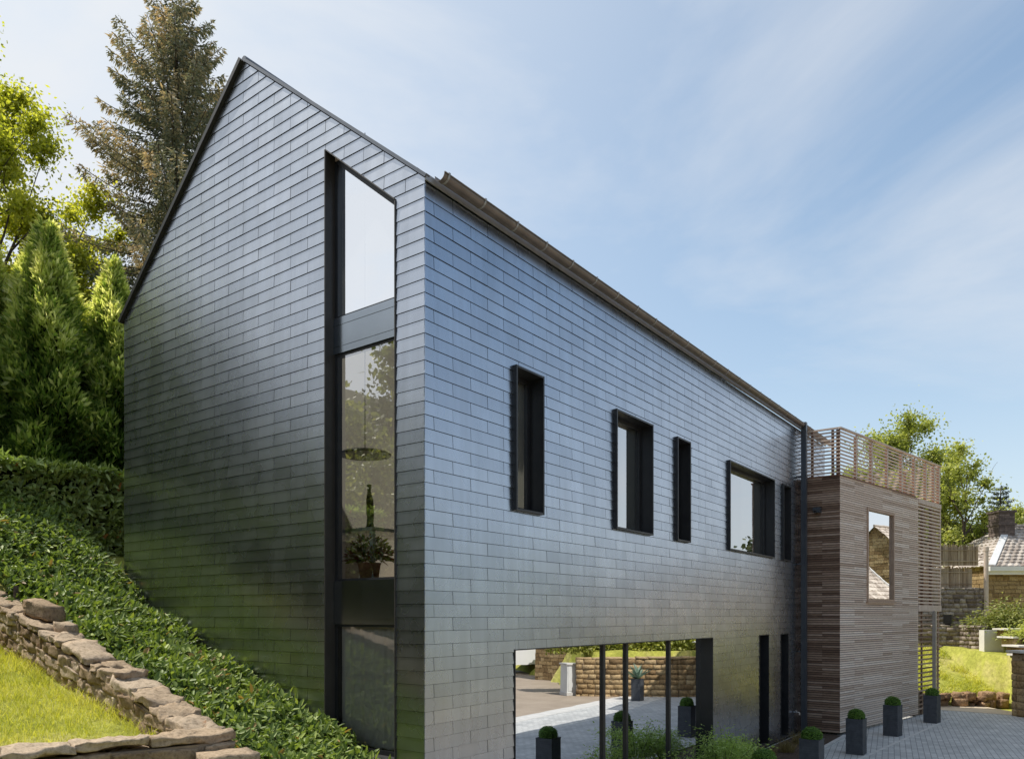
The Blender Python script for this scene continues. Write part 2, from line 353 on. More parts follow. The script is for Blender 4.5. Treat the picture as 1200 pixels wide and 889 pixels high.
def build_ground():
    def axis(lo, hi, f0, f1, st):
        a = list(np.arange(f0, f1+1e-6, st)); d = st; p = f1
        while p < hi: d *= 1.35; p += d; a.append(p)
        d = st; p = f0
        while p > lo: d *= 1.35; p -= d; a.insert(0, p)
        return np.array(a)
    X = axis(-600, 900, -7, 30, .2); Y = axis(-700, 700, -9, 14, .2)
    gx, gy = np.meshgrid(X, Y, indexing='ij')
    gz = ground_z(gx, gy)
    rough = np.vectorize(lambda a, b: mnoise.noise(Vector((a*.9, b*.9, 0)))*.05 + mnoise.noise(Vector((a*3, b*3, 5)))*.02)(np.clip(gx, -40, 60), np.clip(gy, -40, 60))
    gz = gz + np.where(gz > .1, rough, -.03)
    V = np.stack([gx, gy, gz], -1).reshape(-1, 3); nx, ny = gx.shape
    i, j = np.meshgrid(np.arange(nx-1), np.arange(ny-1), indexing='ij'); k = (i*ny+j).ravel()
    F = np.stack([k, k+ny, k+ny+1, k+1], 1)
    g = np_mesh('ground', V, F, M['soil'], None, None, True); tag(g, kind='structure')
    def sheet(name, poly, z, mat):
        me = bpy.data.meshes.new(name); me.from_pydata([(p[0], p[1], z) for p in poly], [], [tuple(range(len(poly)))]); me.update()
        o = link(name, me, mat); tag(o, kind='structure'); return o
    # paved forecourt, kerb line, road, planting bed
    SPp = lambda s_, t_: (CAMX+FD[0]*s_+RD[0]*t_, CAMY+FD[1]*s_+RD[1]*t_)
    e = [(CAMX+FD[0]*23.55+RD[0]*t, CAMY+FD[1]*23.55+RD[1]*t) for t in (15.3, 8.9)]
    edge = [(-1, -5.2), (4, -5.5), (8, -5.75), (11.5, -6.0), (15, -6.1), (18.6, -6.3)]
    sheet('forecourt_paving', [(-1, -.02)] + edge + [(20.05, -3.95)] + [SPp(24.0, 15.6), SPp(24.0, 8.9)] + [(19.5, 1.2), (15.5, 0.2)], .0, M['paving'])
    k = MB(); pts = edge
    for a, b in zip(pts[:-1], pts[1:]):
        k.obox((a[0], a[1]-.5, -.02), (b[0]-a[0], b[1]-a[1], 0), (0, .5, 0), (0, 0, .028))
    tag(k.build('road_kerb', M['kerb']), kind='structure')
    sheet('road', [(-60, -40), (60, -60), (19.5, -8), (18.6, -6.8), (15, -6.6), (11.5, -6.5), (8, -6.25), (4, -6.0), (-1, -5.7), (-5, -5.2), (-60, -5.2)], -.006, M['road'])
    # long pale strip in the paving, parallel to the timber front
    k = MB(); k.obox((8.5, -1.38-.28, 0), (9.9, -1.66*.55+.15, 0), (.005, .07, 0), (0, 0, .006)); k.obox((5.0, -1.08, -.01), (8.3, .12, 0), (0, .08, 0), (0, 0, .05))
    tag(k.build('paving_strip', M['kerb']), kind='structure')
    sheet('planting_bed', [(.02, -.04), (.02, -1.05), (5.0, -1.05), (13.33, -.92), (13.33, -.04)], .018, M['mulch'])
    sheet('sandy_verge', [SPp(22.9, 13.2), SPp(22.0, 14.3), SPp(20.9, 15.3), SPp(21.2, 15.6), SPp(23.9, 15.6), SPp(23.9, 12.6), SPp(23.2, 12.6)], .006, M['sand'])
    sheet('gravel_terrace', [(-5.7, 1.2), (-5.9, 7.0), (-9, 8.5), (-16, 6.5), (-16, -1), (-7, .2)], 2.62, M['earth'])  # gravel given a dark earth colour to darken its reflection in the slates
build_ground()

# ------------------------------------------------------------------ 2-D polygon tools for cladding
def clip_half(poly, p, n):
    """part of poly where (q-p).n >= 0"""
    out = []; m = len(poly)
    for i in range(m):
        a, b = poly[i], poly[(i+1) % m]
        da = (a[0]-p[0])*n[0]+(a[1]-p[1])*n[1]; db = (b[0]-p[0])*n[0]+(b[1]-p[1])*n[1]
        if da >= 0: out.append(a)
        if (da > 0 > db) or (da < 0 < db):
            t = da/(da-db); out.append((a[0]+(b[0]-a[0])*t, a[1]+(b[1]-a[1])*t))
    return out
def area(poly):
    return .5*sum(poly[i][0]*poly[(i+1) % len(poly)][1]-poly[(i+1) % len(poly)][0]*poly[i][1] for i in range(len(poly)))
def edges(poly):
    if area(poly) < 0: poly = poly[::-1]
    for i in range(len(poly)):
        a, b = poly[i], poly[(i+1) % len(poly)]
        yield a, (-(b[1]-a[1]), b[0]-a[0])      # inward normal of a CCW polygon
def inter(poly, clip):
    for p, n in edges(clip):
        if len(poly) < 3: return []
        poly = clip_half(poly, p, n)
    return poly if len(poly) >= 3 and abs(area(poly)) > 2e-5 else []
def minus(poly, hole):
    res = []; rest = poly
    for p, n in edges(hole):
        if len(rest) < 3: break
        o = clip_half(rest, p, (-n[0], -n[1]))
        if len(o) >= 3 and abs(area(o)) > 2e-5: res.append(o)
        rest = clip_half(rest, p, n)
    return res
def pieces(poly, holes):
    ps = [poly]
    for h in holes: ps = [q for p in ps for q in minus(p, h)]
    return ps
def plate(mb, poly, T, d0, d1, r=None, edge=False):
    """prism: T(u, v, d) -> 3-D, d grows outwards; d1 may be a function of (u, v)"""
    if area(poly) < 0: poly = poly[::-1]
    n = len(poly); f1 = d1 if callable(d1) else (lambda u, v: d1)
    vs = [T(u, v, d0) for u, v in poly] + [T(u, v, f1(u, v)) for u, v in poly]
    fs = [tuple(range(n, 2*n)), tuple(range(n-1, -1, -1))] + [(i, (i+1) % n, (i+1) % n+n, i+n) for i in range(n)]
    # orientation check
    a, b, c = Vector(vs[n]), Vector(vs[n+1]), Vector(vs[n+2])
    if (b-a).cross(c-b).dot(Vector(T(0, 0, 1))-Vector(T(0, 0, 0))) < 0: fs = [tuple(reversed(f)) for f in fs]
    if edge:
        for i in range(1, len(fs)):
            if i < 2 or not (poly[i-2][0] < .004 and poly[(i-1) % n][0] < .004): mb.m[len(mb.f)+i] = 1
    mb.add(vs, fs, r)

# ------------------------------------------------------------------ the slate house
LEN, WID, EAVE, RIDGE, RB = 15.4, 5.82, 7.03, 9.49, 2.95
COURSE = .1338
SL = (RIDGE-EAVE)/RB
TG = lambda u, v, d: (-d, u, v)            # gable: u = y, v = z, outwards = -x
TF = lambda u, v, d: (u, -d, v)            # front: u = x, v = z, outwards = -y
house = empty('slate_house', (0, 0, 0), 'tall gabled house wrapped in dark blue-grey slates with black framed windows', 'house')
GW = [(1.463, 1.27), (.405, 1.27), (.405, 6.975), (1.463, 7.877)]
FW = [(1.53, 2.12, 3.945, 5.60), (3.98, 5.16, 3.945, 5.61), (6.06, 6.60, 3.94, 5.60), (8.44, 11.12, 3.945, 5.60), (11.74, 12.30, 3.94, 5.60)]
GND = (1.55, 7.69, .10, 2.355); SLOTS = [(10.24, 10.85, .08, 2.35), (11.67, 12.24, .08, 2.345)]
rect = lambda a0, a1, z0, z1: [(a0, z0), (a1, z0), (a1, z1), (a0, z1)]
def slates(name, zone, holes, T, off, par, umax, flip_odd, skip=None):
    mb = MB(); mb.edge = M['slate_edge']; H2 = .3; g = .0030
    for r in range(-20, 54):
        z0 = (r-.2017)*COURSE + EYE; z1 = z0 + COURSE
        if name == 'front_cladding':
            if r == 31: z1 = EAVE + .05
            if r > 31: continue
        k0 = off + (H2 if (r % 2 == 1) == flip_odd else 0)
        k = k0 - 12*H2
        while k < umax + .6:
            u0, u1 = k + g, k + 2*H2 - g; k += 2*H2
            cells = [(u0, u1)]
            if skip: cells = skip(u0, u1, z0, z1)
            for c0, c1 in cells:
                q = inter([(c0, z0+.0042), (c1, z0+.0042), (c1, z1), (c0, z1)], zone)
                if not q: continue
                rr = random.random(); tw = random.uniform(-.0011, .0011); tv = random.uniform(-.0008, .0008)
                for pc in pieces(q, holes):
                    plate(mb, pc, T, -.0142, lambda u, v: -.0005 - .0078*(v-z0)/COURSE + tw*(u-c0)/.6 + tv, rr, True)
    return mb.build(name, M['slate'], house)
zoneG = [(0.002, -.1), (WID, -.1), (WID, EAVE+.01), (RB, RIDGE+.02), (0.002, EAVE+.03)]
zoneF = [(.002, .0), (LEN, .0), (LEN, EAVE), (.002, EAVE)]
def skipG(u0, u1, z0, z1):
    # between the tall window and the corner every slate spans the whole pier
    if z1 < 6.9:
        if u1 <= .43: return []
        if u0 < .43 < u1: return [(0.0, .404), (max(u0, .4055), u1)]
    return [(u0, u1)]
slates('gable_cladding', zoneG, [GW], TG, 5.8734*.3 + .3, None, WID, True, skipG)
ftholes = [rect(*w) for w in FW] + [rect(*GND)] + [rect(*s) for s in SLOTS]
slates('front_cladding', zoneF, ftholes, TF, .4827*.3, None, LEN, True)
# structural walls behind the slates
mb = MB()
for pc in pieces([(0.016, -.3), (WID, -.3), (WID, EAVE), (RB, RIDGE-.01), (0.016, EAVE)], [GW]): plate(mb, pc, TG, -.13, -.0148)
mb.build('gable_wall', M['backing'], house)
mb = MB()
for pc in pieces([(.016, -.3), (LEN, -.3), (LEN, EAVE), (.016, EAVE)], ftholes): plate(mb, pc, TF, -.13, -.0148)
mb.build('front_wall', M['backing'], house)
mb = MB()
mb.box(.14, LEN, WID-.15, WID-.002, -.3, EAVE); plate(mb, [(.14, -.3), (WID-.16, -.3), (WID-.16, EAVE), (RB, RIDGE-.15), (.14, EAVE)], lambda u, v, d: (LEN-d, u, v), .002, .13)
mb.build('rear_wall', M['backing'], house)
# rooms behind the glass
def room(x0, x1, y0, y1, z0, z1, wallm, name='interior_wall', hole=None):
    w = MB()
    w.add([(x0,y1,z0),(x1,y1,z0),(x1,y1,z1),(x0,y1,z1)], [(0,1,2,3)])
    w.add([(x1,y0,z0),(x1,y1,z0),(x1,y1,z1),(x1,y0,z1)], [(0,3,2,1)])
    ha, hb, hc_, hd_ = hole or (x1, x1, y0, y0)
    for xa, xb, ya_, yb_ in ((x0, ha, y0, y1), (hb, x1, y0, y1), (ha, hb, y0, hc_), (ha, hb, hd_, y1)):
        if xb-xa > .01 and yb_-ya_ > .01: w.add([(xa,ya_,z1),(xb,ya_,z1),(xb,yb_,z1),(xa,yb_,z1)], [(0,1,2,3)])
    o = w.build(name, wallm, house)
    f = MB(); f.box(x0, x1, y0, y1, z0-.1, z0); f.build('interior_floor', M['room_floor'], house)
room(.16, 9.6, .16, 5.5, .09, 2.75, M['plaster'])
room(.16, 2.2, .16, 5.5, 3.12, 5.68, M['plaster'], hole=(.16, 2.2, .16, 5.5)); room(2.35, 15.2, .16, 5.5, 3.12, 5.68, M['plaster'])  # ceiling left open so sun from the added roof window reaches the wall
w_ = MB(); ya, yb, zr = .16, 5.5, RIDGE-.28
w_.add([(.16, ya, 5.68), (.16, ya, EAVE-.05), (.16, RB, zr), (.16, yb, EAVE-.05), (.16, yb, 5.68), (2.2, ya, 5.68), (2.2, ya, EAVE-.05), (2.2, RB, zr), (2.2, yb, EAVE-.05), (2.2, yb, 5.68)],
       [(1, 2, 7, 6), (3, 4, 9, 8), (0, 1, 6, 5), (5, 6, 7, 8, 9)])
SK = (.45, 2.14, .10, .95)          # added roof window, sun for the room: x from-to, slope parameter from ridge to eave
PS = lambda x, t: (x, RB+(yb-RB)*t, zr+(EAVE-.05-zr)*t)
for xa_, xb_, ta_, tb_ in ((.16, SK[0], 0, 1), (SK[1], 2.2, 0, 1), (SK[0], SK[1], 0, SK[2]), (SK[0], SK[1], SK[3], 1)): w_.add([PS(xa_, ta_), PS(xb_, ta_), PS(xb_, tb_), PS(xa_, tb_)], [(0, 1, 2, 3)])
w_.build('interior_wall', M['plaster'], house)
# tall gable window
gw = MB()
rv = 1.463
gw.obox((-.012, rv-.012, 1.25), (.15, 0, 0), (0, .014, 0), (0, 0, 7.877-1.25))                       # left reveal lining
gw.obox((-.010, .393, 1.25), (.15, 0, 0), (0, .012, 0), (0, 0, 6.965-1.25))                          # right reveal lining
L_ = math.hypot(rv-.405, .902)
gw.obox((-.011, .405, 6.976), (.15, 0, 0), (0, rv-.405-.012, .902-.010), (0, -.007, .008))            # raking head lining
gw.obox((-.03, .407, 1.25), (.18, 0, 0), (0, rv-.421, 0), (0, 0, .018))                              # sill
gwin = gw.build('window', M['bronze_metal'], house); gwin['label'] = 'tall raking window slot in the gable'
fr = MB()
fr.box(.132, .20, 1.405, 1.451, 1.268, 7.80); fr.box(.125, .20, .407, .455, 1.268, 6.95)
fr.obox((.125, .455, 6.95), (.075, 0, 0), (0, .95, .81), (0, -.03, .045))
for z in (1.27, 2.62, 3.10, 5.615, 6.015): fr.box(.133, .198, .455, 1.405, z, z+.05)
fr.build('frame', M['black_metal'], gwin)
for z0, z1 in ((2.668, 3.10), (5.664, 6.016)):
    p = MB(); p.box(.112, .16, .41, 1.449, z0-.02, z1+.025); p.box(.107, .1115, .41, 1.449, z1-.06, z1-.055); p.box(.107, .1115, .41, 1.449, z0+.055, z0+.06)
    p.build('spandrel_panel', M['spandrel'], gwin)
def pane(name, pts, mat, parent, label=None):
    me = bpy.data.meshes.new(name); me.from_pydata(pts, [], [tuple(range(len(pts)))]); me.update()
    o = link(name, me, mat, parent)
    if label: o['label'] = label
    return o
for z0, z1, mt in ((1.318, 2.625, 'glass_low'), (3.148, 5.618, 'glass_view')):
    pane('pane', [(.139, 1.406, z0), (.139, .454, z0), (.139, .454, z1), (.139, 1.406, z1)], M[mt], gwin)
pane('pane', [(.139, 1.406, 6.063), (.139, .454, 6.063), (.139, .454, 6.975), (.139, 1.406, 7.786)], M['glass_bright'], gwin)
bm_ = []; 
for k in range(33): bm_.append((.225 + .018*math.sin(k*1.15) + .01*math.sin(k*2.7), .42 + .99*k/32))
bl_ = MB(); bl_.add([(x, y, 1.32) for x, y in bm_] + [(x*.97, y, 2.62) for x, y in bm_], [(k, k+1, k+34, k+33) for k in range(32)])
bl_.build('curtain', M['linen'], gwin, True)
# five box-framed windows of the upper storey
def box_window(a0, a1, z0, z1, label):
    s = MB(); t = .024; b0, b1 = -.045, .21
    s.box(a0, a0+t, b0, b1, z0, z1); s.box(a1-t, a1, b0, b1, z0, z1)
    s.box(a0+t, a1-t, b0+.001, b1, z1-t, z1-.001); s.box(a0+t, a1-t, b0+.001, b1, z0+.001, z0+t)
    w = s.build('window', M['black_metal'], house); w['label'] = label
    f = MB(); q = .055
    f.box(a0+t, a0+t+q, .15, .20, z0+t, z1-t); f.box(a1-t-q, a1-t, .15, .20, z0+t, z1-t)
    f.box(a0+t+q, a1-t-q, .152, .20, z1-t-q, z1-t); f.box(a0+t+q, a1-t-q, .152, .20, z0+t, z0+t+q)
    f.build('sash', M['black_metal'], w)
    h = MB(); h.box(a0+t+.02, a0+t+.035, .125, .15, (z0+z1)/2-.07, (z0+z1)/2+.07)
    h.build('handle', M['steel'], w)
    if a1-a0 > .57 and a1-a0 != FW[4][1]-FW[4][0]:
        c = MB(); c0, c1 = a0+t+q+(a1-a0)*.50, a1-t-.01; pc_ = [(c0+(c1-c0)*k/20, .235+.012*math.sin(k*1.7)) for k in range(21)]
        c.add([(x, y, z0+.06) for x, y in pc_] + [(x, y, z1-.06) for x, y in pc_], [(k, k+1, k+22, k+21) for k in range(20)]); c.build('curtain', M['linen'], w, True)
    pane('pane', [(a0+t+q, .175, z0+t+q), (a1-t-q, .175, z0+t+q), (a1-t-q, .175, z1-t-q), (a0+t+q, .175, z1-t-q)], M['glass_front'], w)
for w, l in zip(FW, ('narrow black boxed window nearest the corner', 'wider black boxed window', 'slim black boxed slot window', 'broad black boxed window', 'slim black boxed slot window nearest the downpipe')): box_window(*w, l)
# shopfront-like window of the ground floor
a0, a1, z0, z1 = GND
s = MB(); s.box(a1-.02, a1-.001, -.006, .22, z0, z1-.012); s.box(a0+.001, a0+.02, -.006, .22, z0, z1-.012); s.box(a0+.001, a1-.001, -.008, .22, z1-.012, z1+.001); s.box(a0, a1, -.03, .22, z0-.03, z0)
w = s.build('window', M['black_metal'], house); w['label'] = 'wide ground floor window in four panes'
f = MB()
mull = [3.92, 4.62, 6.13]
xs = [a0+.02] + mull + [a1-.02]
for m_ in mull: f.box(m_-.03, m_+.03, .118, .19, z0, z1-.012)
f.box(a0+.02, a1-.02, .12, .19, z0, z0+.06)
f.build('mullion', M['bronze_metal'], w)
for i in range(4):
    l = xs[i] + (.035 if i else 0); r_ = xs[i+1] - (.035 if i < 3 else 0)
    pane('pane', [(l, .15, z0+.06), (r_, .15, z0+.06), (r_, .15, z1-.012), (l, .15, z1-.012)], M['glass_bright'], w)
for a0, a1, z0, z1 in SLOTS:
    s = MB(); s.box(a0+.001, a0+.02, -.004, .25, z0, z1-.001); s.box(a1-.02, a1-.001, -.004, .25, z0, z1-.001); s.box(a0+.02, a1-.02, -.003, .25, z1-.02, z1-.001)
    w = s.build('window', M['black_metal'], house); w['label'] = 'tall dark slot opening at ground level'
    pane('pane', [(a0+.02, .24, z0), (a1-.02, .24, z0), (a1-.02, .24, z1-.02), (a0+.02, .24, z1-.02)], M['dark_glass'], w)
# roof
rf = MB()
for sgn in (0, 1):
    y0 = -.02 if sgn == 0 else WID+.06
    zE = EAVE+.04 - (0 if sgn == 0 else .02)
    rows = 22
    for i in range(rows):
        t0, t1 = i/rows, (i+1)/rows
        ya, yb = y0+(RB-y0)*t0, y0+(RB-y0)*t1; za, zb = zE+(RIDGE+.03-zE)*t0, zE+(RIDGE+.03-zE)*t1
        x = .02 - (.3 if i % 2 else 0)
        while x < LEN-.01:
            xa, xb = max(x, .02)+.002, min(x+.6, LEN)-.002
            if sgn and 1-SK[3] < (t0+t1)/2 < 1-SK[2]:
                if xa >= SK[0]-.06 and xb <= SK[1]+.06: x += .6; continue
                if xa < SK[0] < xb: xb = SK[0]
                if xa < SK[1] < xb: xa = SK[1]
            if xb-xa > .02: rf.add([(xa, ya, za+.03), (xb, ya, za+.03), (xb, yb, zb+.018), (xa, yb, zb+.018), (xa, ya, za), (xb, ya, za), (xb, yb, zb-.01), (xa, yb, zb-.01)],
                   [(0,1,2,3) if sgn == 0 else (3,2,1,0), (7,6,5,4) if sgn == 0 else (4,5,6,7), (0,4,5,1), (1,5,6,2), (2,6,7,3), (3,7,4,0)])
            x += .6
roof = rf.build('roof', M['roof_slate'], house)
yo, zo = WID+.06, EAVE+.02; QS = lambda x, t, o: (x, RB+(yo-RB)*t+o*.65, RIDGE+.03+(zo-RIDGE-.03)*t+o*.76)
sw = MB()
for xa_, xb_, ta_, tb_ in ((SK[0]-.05, SK[0]+.04, SK[2]-.01, SK[3]+.01), (SK[1]-.04, SK[1]+.05, SK[2]-.01, SK[3]+.01), (SK[0]+.041, SK[1]-.041, SK[2]-.01, SK[2]+.015), (SK[0]+.041, SK[1]-.041, SK[3]-.015, SK[3]+.01)):
    sw.add([QS(xa_, ta_, -.2), QS(xb_, ta_, -.2), QS(xb_, tb_, -.2), QS(xa_, tb_, -.2), QS(xa_, ta_, .06), QS(xb_, ta_, .06), QS(xb_, tb_, .06), QS(xa_, tb_, .06)], [(0,1,2,3),(7,6,5,4),(0,4,5,1),(1,5,6,2),(2,6,7,3),(3,7,4,0)])
sw = sw.build('added_roof_window', M['black_metal'], roof)  # unseen roof window added to let sun into the gable room
pane('pane', [QS(SK[0]+.04, SK[2], .03), QS(SK[1]-.04, SK[2], .03), QS(SK[1]-.04, SK[3], .03), QS(SK[0]+.04, SK[3], .03)], M['glass_clear'], roof, 'pane of the added roof window that lights the gable room')
r2 = MB(); r2.tube([(.0, RB, RIDGE+.05), (LEN, RB, RIDGE+.05)], .045, 8); r2.build('ridge_cap', M['verge'], roof)
for sgn in (0, 1):
    v = MB(); yE = -.012 if sgn == 0 else WID+.055; zE = EAVE+.025 if sgn == 0 else EAVE-.035
    dy, dz = RB-yE, RIDGE+.03-zE; l = math.hypot(dy, dz)
    nx, nz = (-dz/l, dy/l) if sgn == 0 else (dz/l, -dy/l)
    if nz < 0: nx, nz = -nx, -nz
    if sgn == 0: v.obox((-.018, yE, zE+.004), (.06, 0, 0), (0, dy, dz), (0, nx*.034, nz*.034))
    else: v.obox((-.046, yE, zE), (.08, 0, 0), (0, dy, dz), (0, nx*.055, nz*.055))
    v.build('verge_trim', M['verge'] if sgn == 0 else M['black_metal'], roof)  # black on the rear slope: underside shade put into the trim colour
fa = MB(); fa.box(.0, LEN, -.022, -.004, EAVE+.005, EAVE+.068); fa.build('fascia', M['zinc_light'], roof)
gt = MB(); prof = []
for k in range(13):
    a = math.pi + math.pi*k/12; prof.append((-.108+.064*math.cos(a), 7.102+.064*math.sin(a)))
inner = [(-.108+(y+.108)*.94, 7.102+(z-7.102)*.94) for y, z in prof[::-1]]
pr = prof + inner; n = len(pr)
gt.add([(.10, y, z) for y, z in pr] + [(LEN+.05, y, z) for y, z in pr], [(i, (i+1) % n, (i+1) % n+n, i+n) for i in range(n)] + [tuple([i, i+1, n-2-i, n-1-i]) for i in range(12)])
gt.tube([(.10, -.175, 7.102), (LEN+.05, -.175, 7.102)], .008, 8)
gut = gt.build('gutter', M['zinc'], roof, False)
x = .17; proto = None
while x < LEN:
    if proto is None:
        b = MB(); pts = [(-.108+.067*math.cos(math.pi+math.pi*k/8), 7.102+.067*math.sin(math.pi+math.pi*k/8)) for k in range(9)]
        for p, q in zip(pts[:-1], pts[1:]): b.obox((-.013, p[0], p[1]), (.026, 0, 0), (0, q[0]-p[0], q[1]-p[1]), (0, .004*(p[0] > -.108)-.004*(p[0] <= -.108), .003))
        b.box(-.013, .013, -.184, -.173, 7.095, 7.118)
        proto = b.build('bracket', M['zinc_light'], None); o = proto
    else: o = proto.copy(); COL.objects.link(o)
    o.parent = gut; o.location = (x, 0, 0); x += .305 if False else .60
dp = MB(); dp.box(12.925, 13.035, -.19, -.08, .02, 7.15)
for z in (1.9, 3.9, 5.9): dp.box(12.918, 13.042, -.197, -.005, z, z+.03)
dp.build('downpipe', M['pipe'], house)
tp = MB(); tp.tube([(12.6, -.005, .56), (12.6, -.10, .56), (12.6, -.135, .55), (12.6, -.14, .50)], .012, 8); tp.tube([(12.6, -.07, .56), (12.6, -.07, .60)], .008, 8); tp.tube([(12.54, -.07, .602), (12.66, -.07, .602)], .009, 8)
tp.build('tap', M['steel'], house)

# ------------------------------------------------------------------ timber annex
AX, AY = 13.35, -.81
AD = Vector((.9862, -.1657, 0)); AN = Vector((.1657, .9862, 0))      # along the front / into the building
def AP(t, n, z): p = Vector((AX, AY, 0)) + AD*t + AN*n; return (p.x, p.y, z)
annex = empty('timber_annex', (AX, AY, 0), 'timber-slatted annex with railed roof terrace standing at the far end of the slate house', 'annex')
TA = lambda u, v, d: AP(u, -d, v)
TL = lambda u, v, d: (AX-d, AY+u, v)       # left flank: u runs into the building
T_SOL, T_END, Z_TOP = 5.08, 6.95, 5.915
core = MB()
holeA = [rect(1.60, 3.23, 3.10, 5.31)]
for pc in pieces(rect(.03, T_SOL-.01, .06, Z_TOP-.02), holeA): plate(core, pc, TA, -.12, -.022)
core.obox((AX+.022, AY+.03, .06), (.1, 0, 0), (0, .80, 0), (0, 0, Z_TOP-.08))
core.obox(AP(T_SOL-.14, .13, .06), AD*.12, AN*2.9, (0, 0, Z_TOP-.08))
core.build('wall', M['backing'], annex)
def boards(mb, T, zone, holes, seams, pitch=.0523, hgt=.0395, dep=.022, gap_from=.07, z1=Z_TOP):
    z = gap_from
    while z < z1 - hgt*.5:
        cuts = [zone[0]] + [s for s in seams if random.random() < .55] + [zone[1]]
        for c0, c1 in zip(cuts[:-1], cuts[1:]):
            rr = random.random()
            for pc in pieces([(c0+.0015, z), (c1-.0015, z), (c1-.0015, z+hgt), (c0+.0015, z+hgt)], holes):
                plate(mb, pc, T, -dep, random.uniform(-.001, .001), rr)
        z += pitch
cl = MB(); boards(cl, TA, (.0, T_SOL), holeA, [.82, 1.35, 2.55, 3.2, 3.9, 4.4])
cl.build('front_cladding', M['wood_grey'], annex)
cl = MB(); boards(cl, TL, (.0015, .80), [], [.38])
cl.build('flank_cladding', M['wood_shaded'], annex)
cl = MB(); cl.obox(AP(T_SOL-.016, .02, .07), AD*.015, AN*3.0, (0, 0, Z_TOP-.1)); cl.build('end_cladding', M['wood_frame'], annex)
# window
wz0, wz1 = 3.085, 5.335
s = MB()
s.obox(AP(1.545, -.028, wz0), AD*.055, AN*.16, (0, 0, wz1-wz0)); s.obox(AP(3.225, -.028, wz0), AD*.055, AN*.16, (0, 0, wz1-wz0))
s.obox(AP(1.60, -.027, wz1-.055), AD*1.625, AN*.16, (0, 0, .054)); s.obox(AP(1.60, -.027, wz0+.001), AD*1.625, AN*.16, (0, 0, .055))
s.obox(AP(1.50, -.05, wz0-.05), AD*1.83, AN*.08, (0, 0, .045))
w = s.build('window', M['wood_frame'], annex)
pane('pane', [AP(1.60, .03, wz0+.056), AP(3.225, .03, wz0+.056), AP(3.225, .03, wz1-.055), AP(1.60, .03, wz1-.055)], M['glass_bright'], w)
# roof terrace deck and edge
d = MB(); d.obox(AP(.02, .02, Z_TOP-.06), AD*6.9, AN*2.9, (0, 0, .06)); d.build('terrace_deck', M['wood_frame'], annex)
d = MB(); d.obox(AP(-.02, -.025, Z_TOP+.002), AD*(T_SOL-.25), AN*.06, (0, 0, .026)); d.obox((AX-.025, AY+.04, Z_TOP+.003), (.05, 0, 0), (0, .73, 0), (0, 0, .025)); d.build('deck_edge', M['wood_red'], annex)
# railing
rl = empty('railing', (0, 0, 0)); rl.parent = annex
top = MB()
top.obox(AP(-.03, -.03, 6.985), AD*(T_END+.03), AN*.07, (0, 0, .035)); top.obox((AX-.035, AY+.05, 6.985), (.07, 0, 0), (0, .74, 0), (0, 0, .034)); top.obox(AP(T_END-.07, .045, 6.985), AD*.07, AN*2.8, (0, 0, .034))
top.build('handrail', M['rail_grey'], rl)
sl = MB()
for i in range(12):
    z = 5.985 + i*.0835
    sl.obox(AP(0, 0, z), AD*(T_END-.02), AN*.022, (0, 0, .034)); sl.obox((AX, AY+.03, z), (.022, 0, 0), (0, .76, 0), (0, 0, .034)); sl.obox(AP(T_END-.042, .024, z), AD*.022, AN*2.8, (0, 0, .034))
sl.build('slat', M['rail_grey'], rl)
for t in (.02, 1.0, 1.93, 2.94, 3.93, 4.88, 5.78, 6.45, 6.86):
    p = MB(); p.obox(AP(t, .024, Z_TOP+.03), AD*.055, AN*.07, (0, 0, 1.035)); p.build('post', M['wood_red'], rl)
    if t > .5: p = MB(); p.obox(AP(t-.11, -.014, Z_TOP+.03), AD*.05, AN*.012, (0, 0, 1.0)); p.build('batten', M['rail_grey'], rl)
for yy in (.14, .58): p = MB(); p.obox((AX+.024, AY+yy, Z_TOP+.03), (.06, 0, 0), (0, .05, 0), (0, 0, 1.035)); p.build('post', M['wood_red'], rl)
for nn in (.9, 1.8, 2.7): p = MB(); p.obox(AP(T_END-.10, nn, Z_TOP+.03), AD*.055, AN*.06, (0, 0, 1.035)); p.build('post', M['wood_red'], rl)
# open slatted bay at the end: upper balcony screen, floor, lower screen
bd = MB(); bd.obox(AP(T_SOL+.002, -.01, Z_TOP-.13), AD*(T_END-T_SOL), AN*.06, (0, 0, .128)); bd.build('edge_band', M['rail_grey'], annex)
bd = MB(); bd.obox(AP(T_SOL+.002, -.012, 2.85), AD*(T_END-T_SOL), AN*.06, (0, 0, .17)); bd.obox(AP(T_END-.06, .048, 2.85), AD*.055, AN*2.8, (0, 0, .17)); bd.build('edge_band', M['rail_grey'], annex)
d = MB(); d.obox(AP(T_SOL+.01, .055, 2.90), AD*(T_END-T_SOL-.08), AN*2.8, (0, 0, .06)); d.build('balcony_floor', M['wood_frame'], annex)
sc = MB(); z = 3.06
while z < 5.74:
    sc.obox(AP(T_SOL+.004, 0, z), AD*(T_END-T_SOL-.005), AN*.025, (0, 0, .050)); sc.obox(AP(T_END-.03, .03, z), AD*.025, AN*2.7, (0, 0, .050)); z += .098
scr = sc.build('slat_screen', M['rail_grey'], annex)
for t in (5.55, 6.25): p = MB(); p.obox(AP(t, .03, 3.02), AD*.07, AN*.07, (0, 0, 2.76)); p.build('post', M['wood_red'], scr)
p = MB(); p.obox(AP(T_END-.052, .002, 3.02), AD*.05, AN*.05, (0, 0, 2.76)); p.build('corner_post', M['rail_grey'], scr)
sc = MB(); z = .16
while z < 2.8:
    sc.obox(AP(T_SOL+.004, .03, z), AD*(T_END-T_SOL-.01), AN*.02, (0, 0, .042)); z += .122
for t in (5.55, T_END-.05): sc.obox(AP(t, .052, 0), AD*.04, AN*.04, (0, 0, 2.85))
sc.build('lower_screen', M['wood_shaded'], annex)
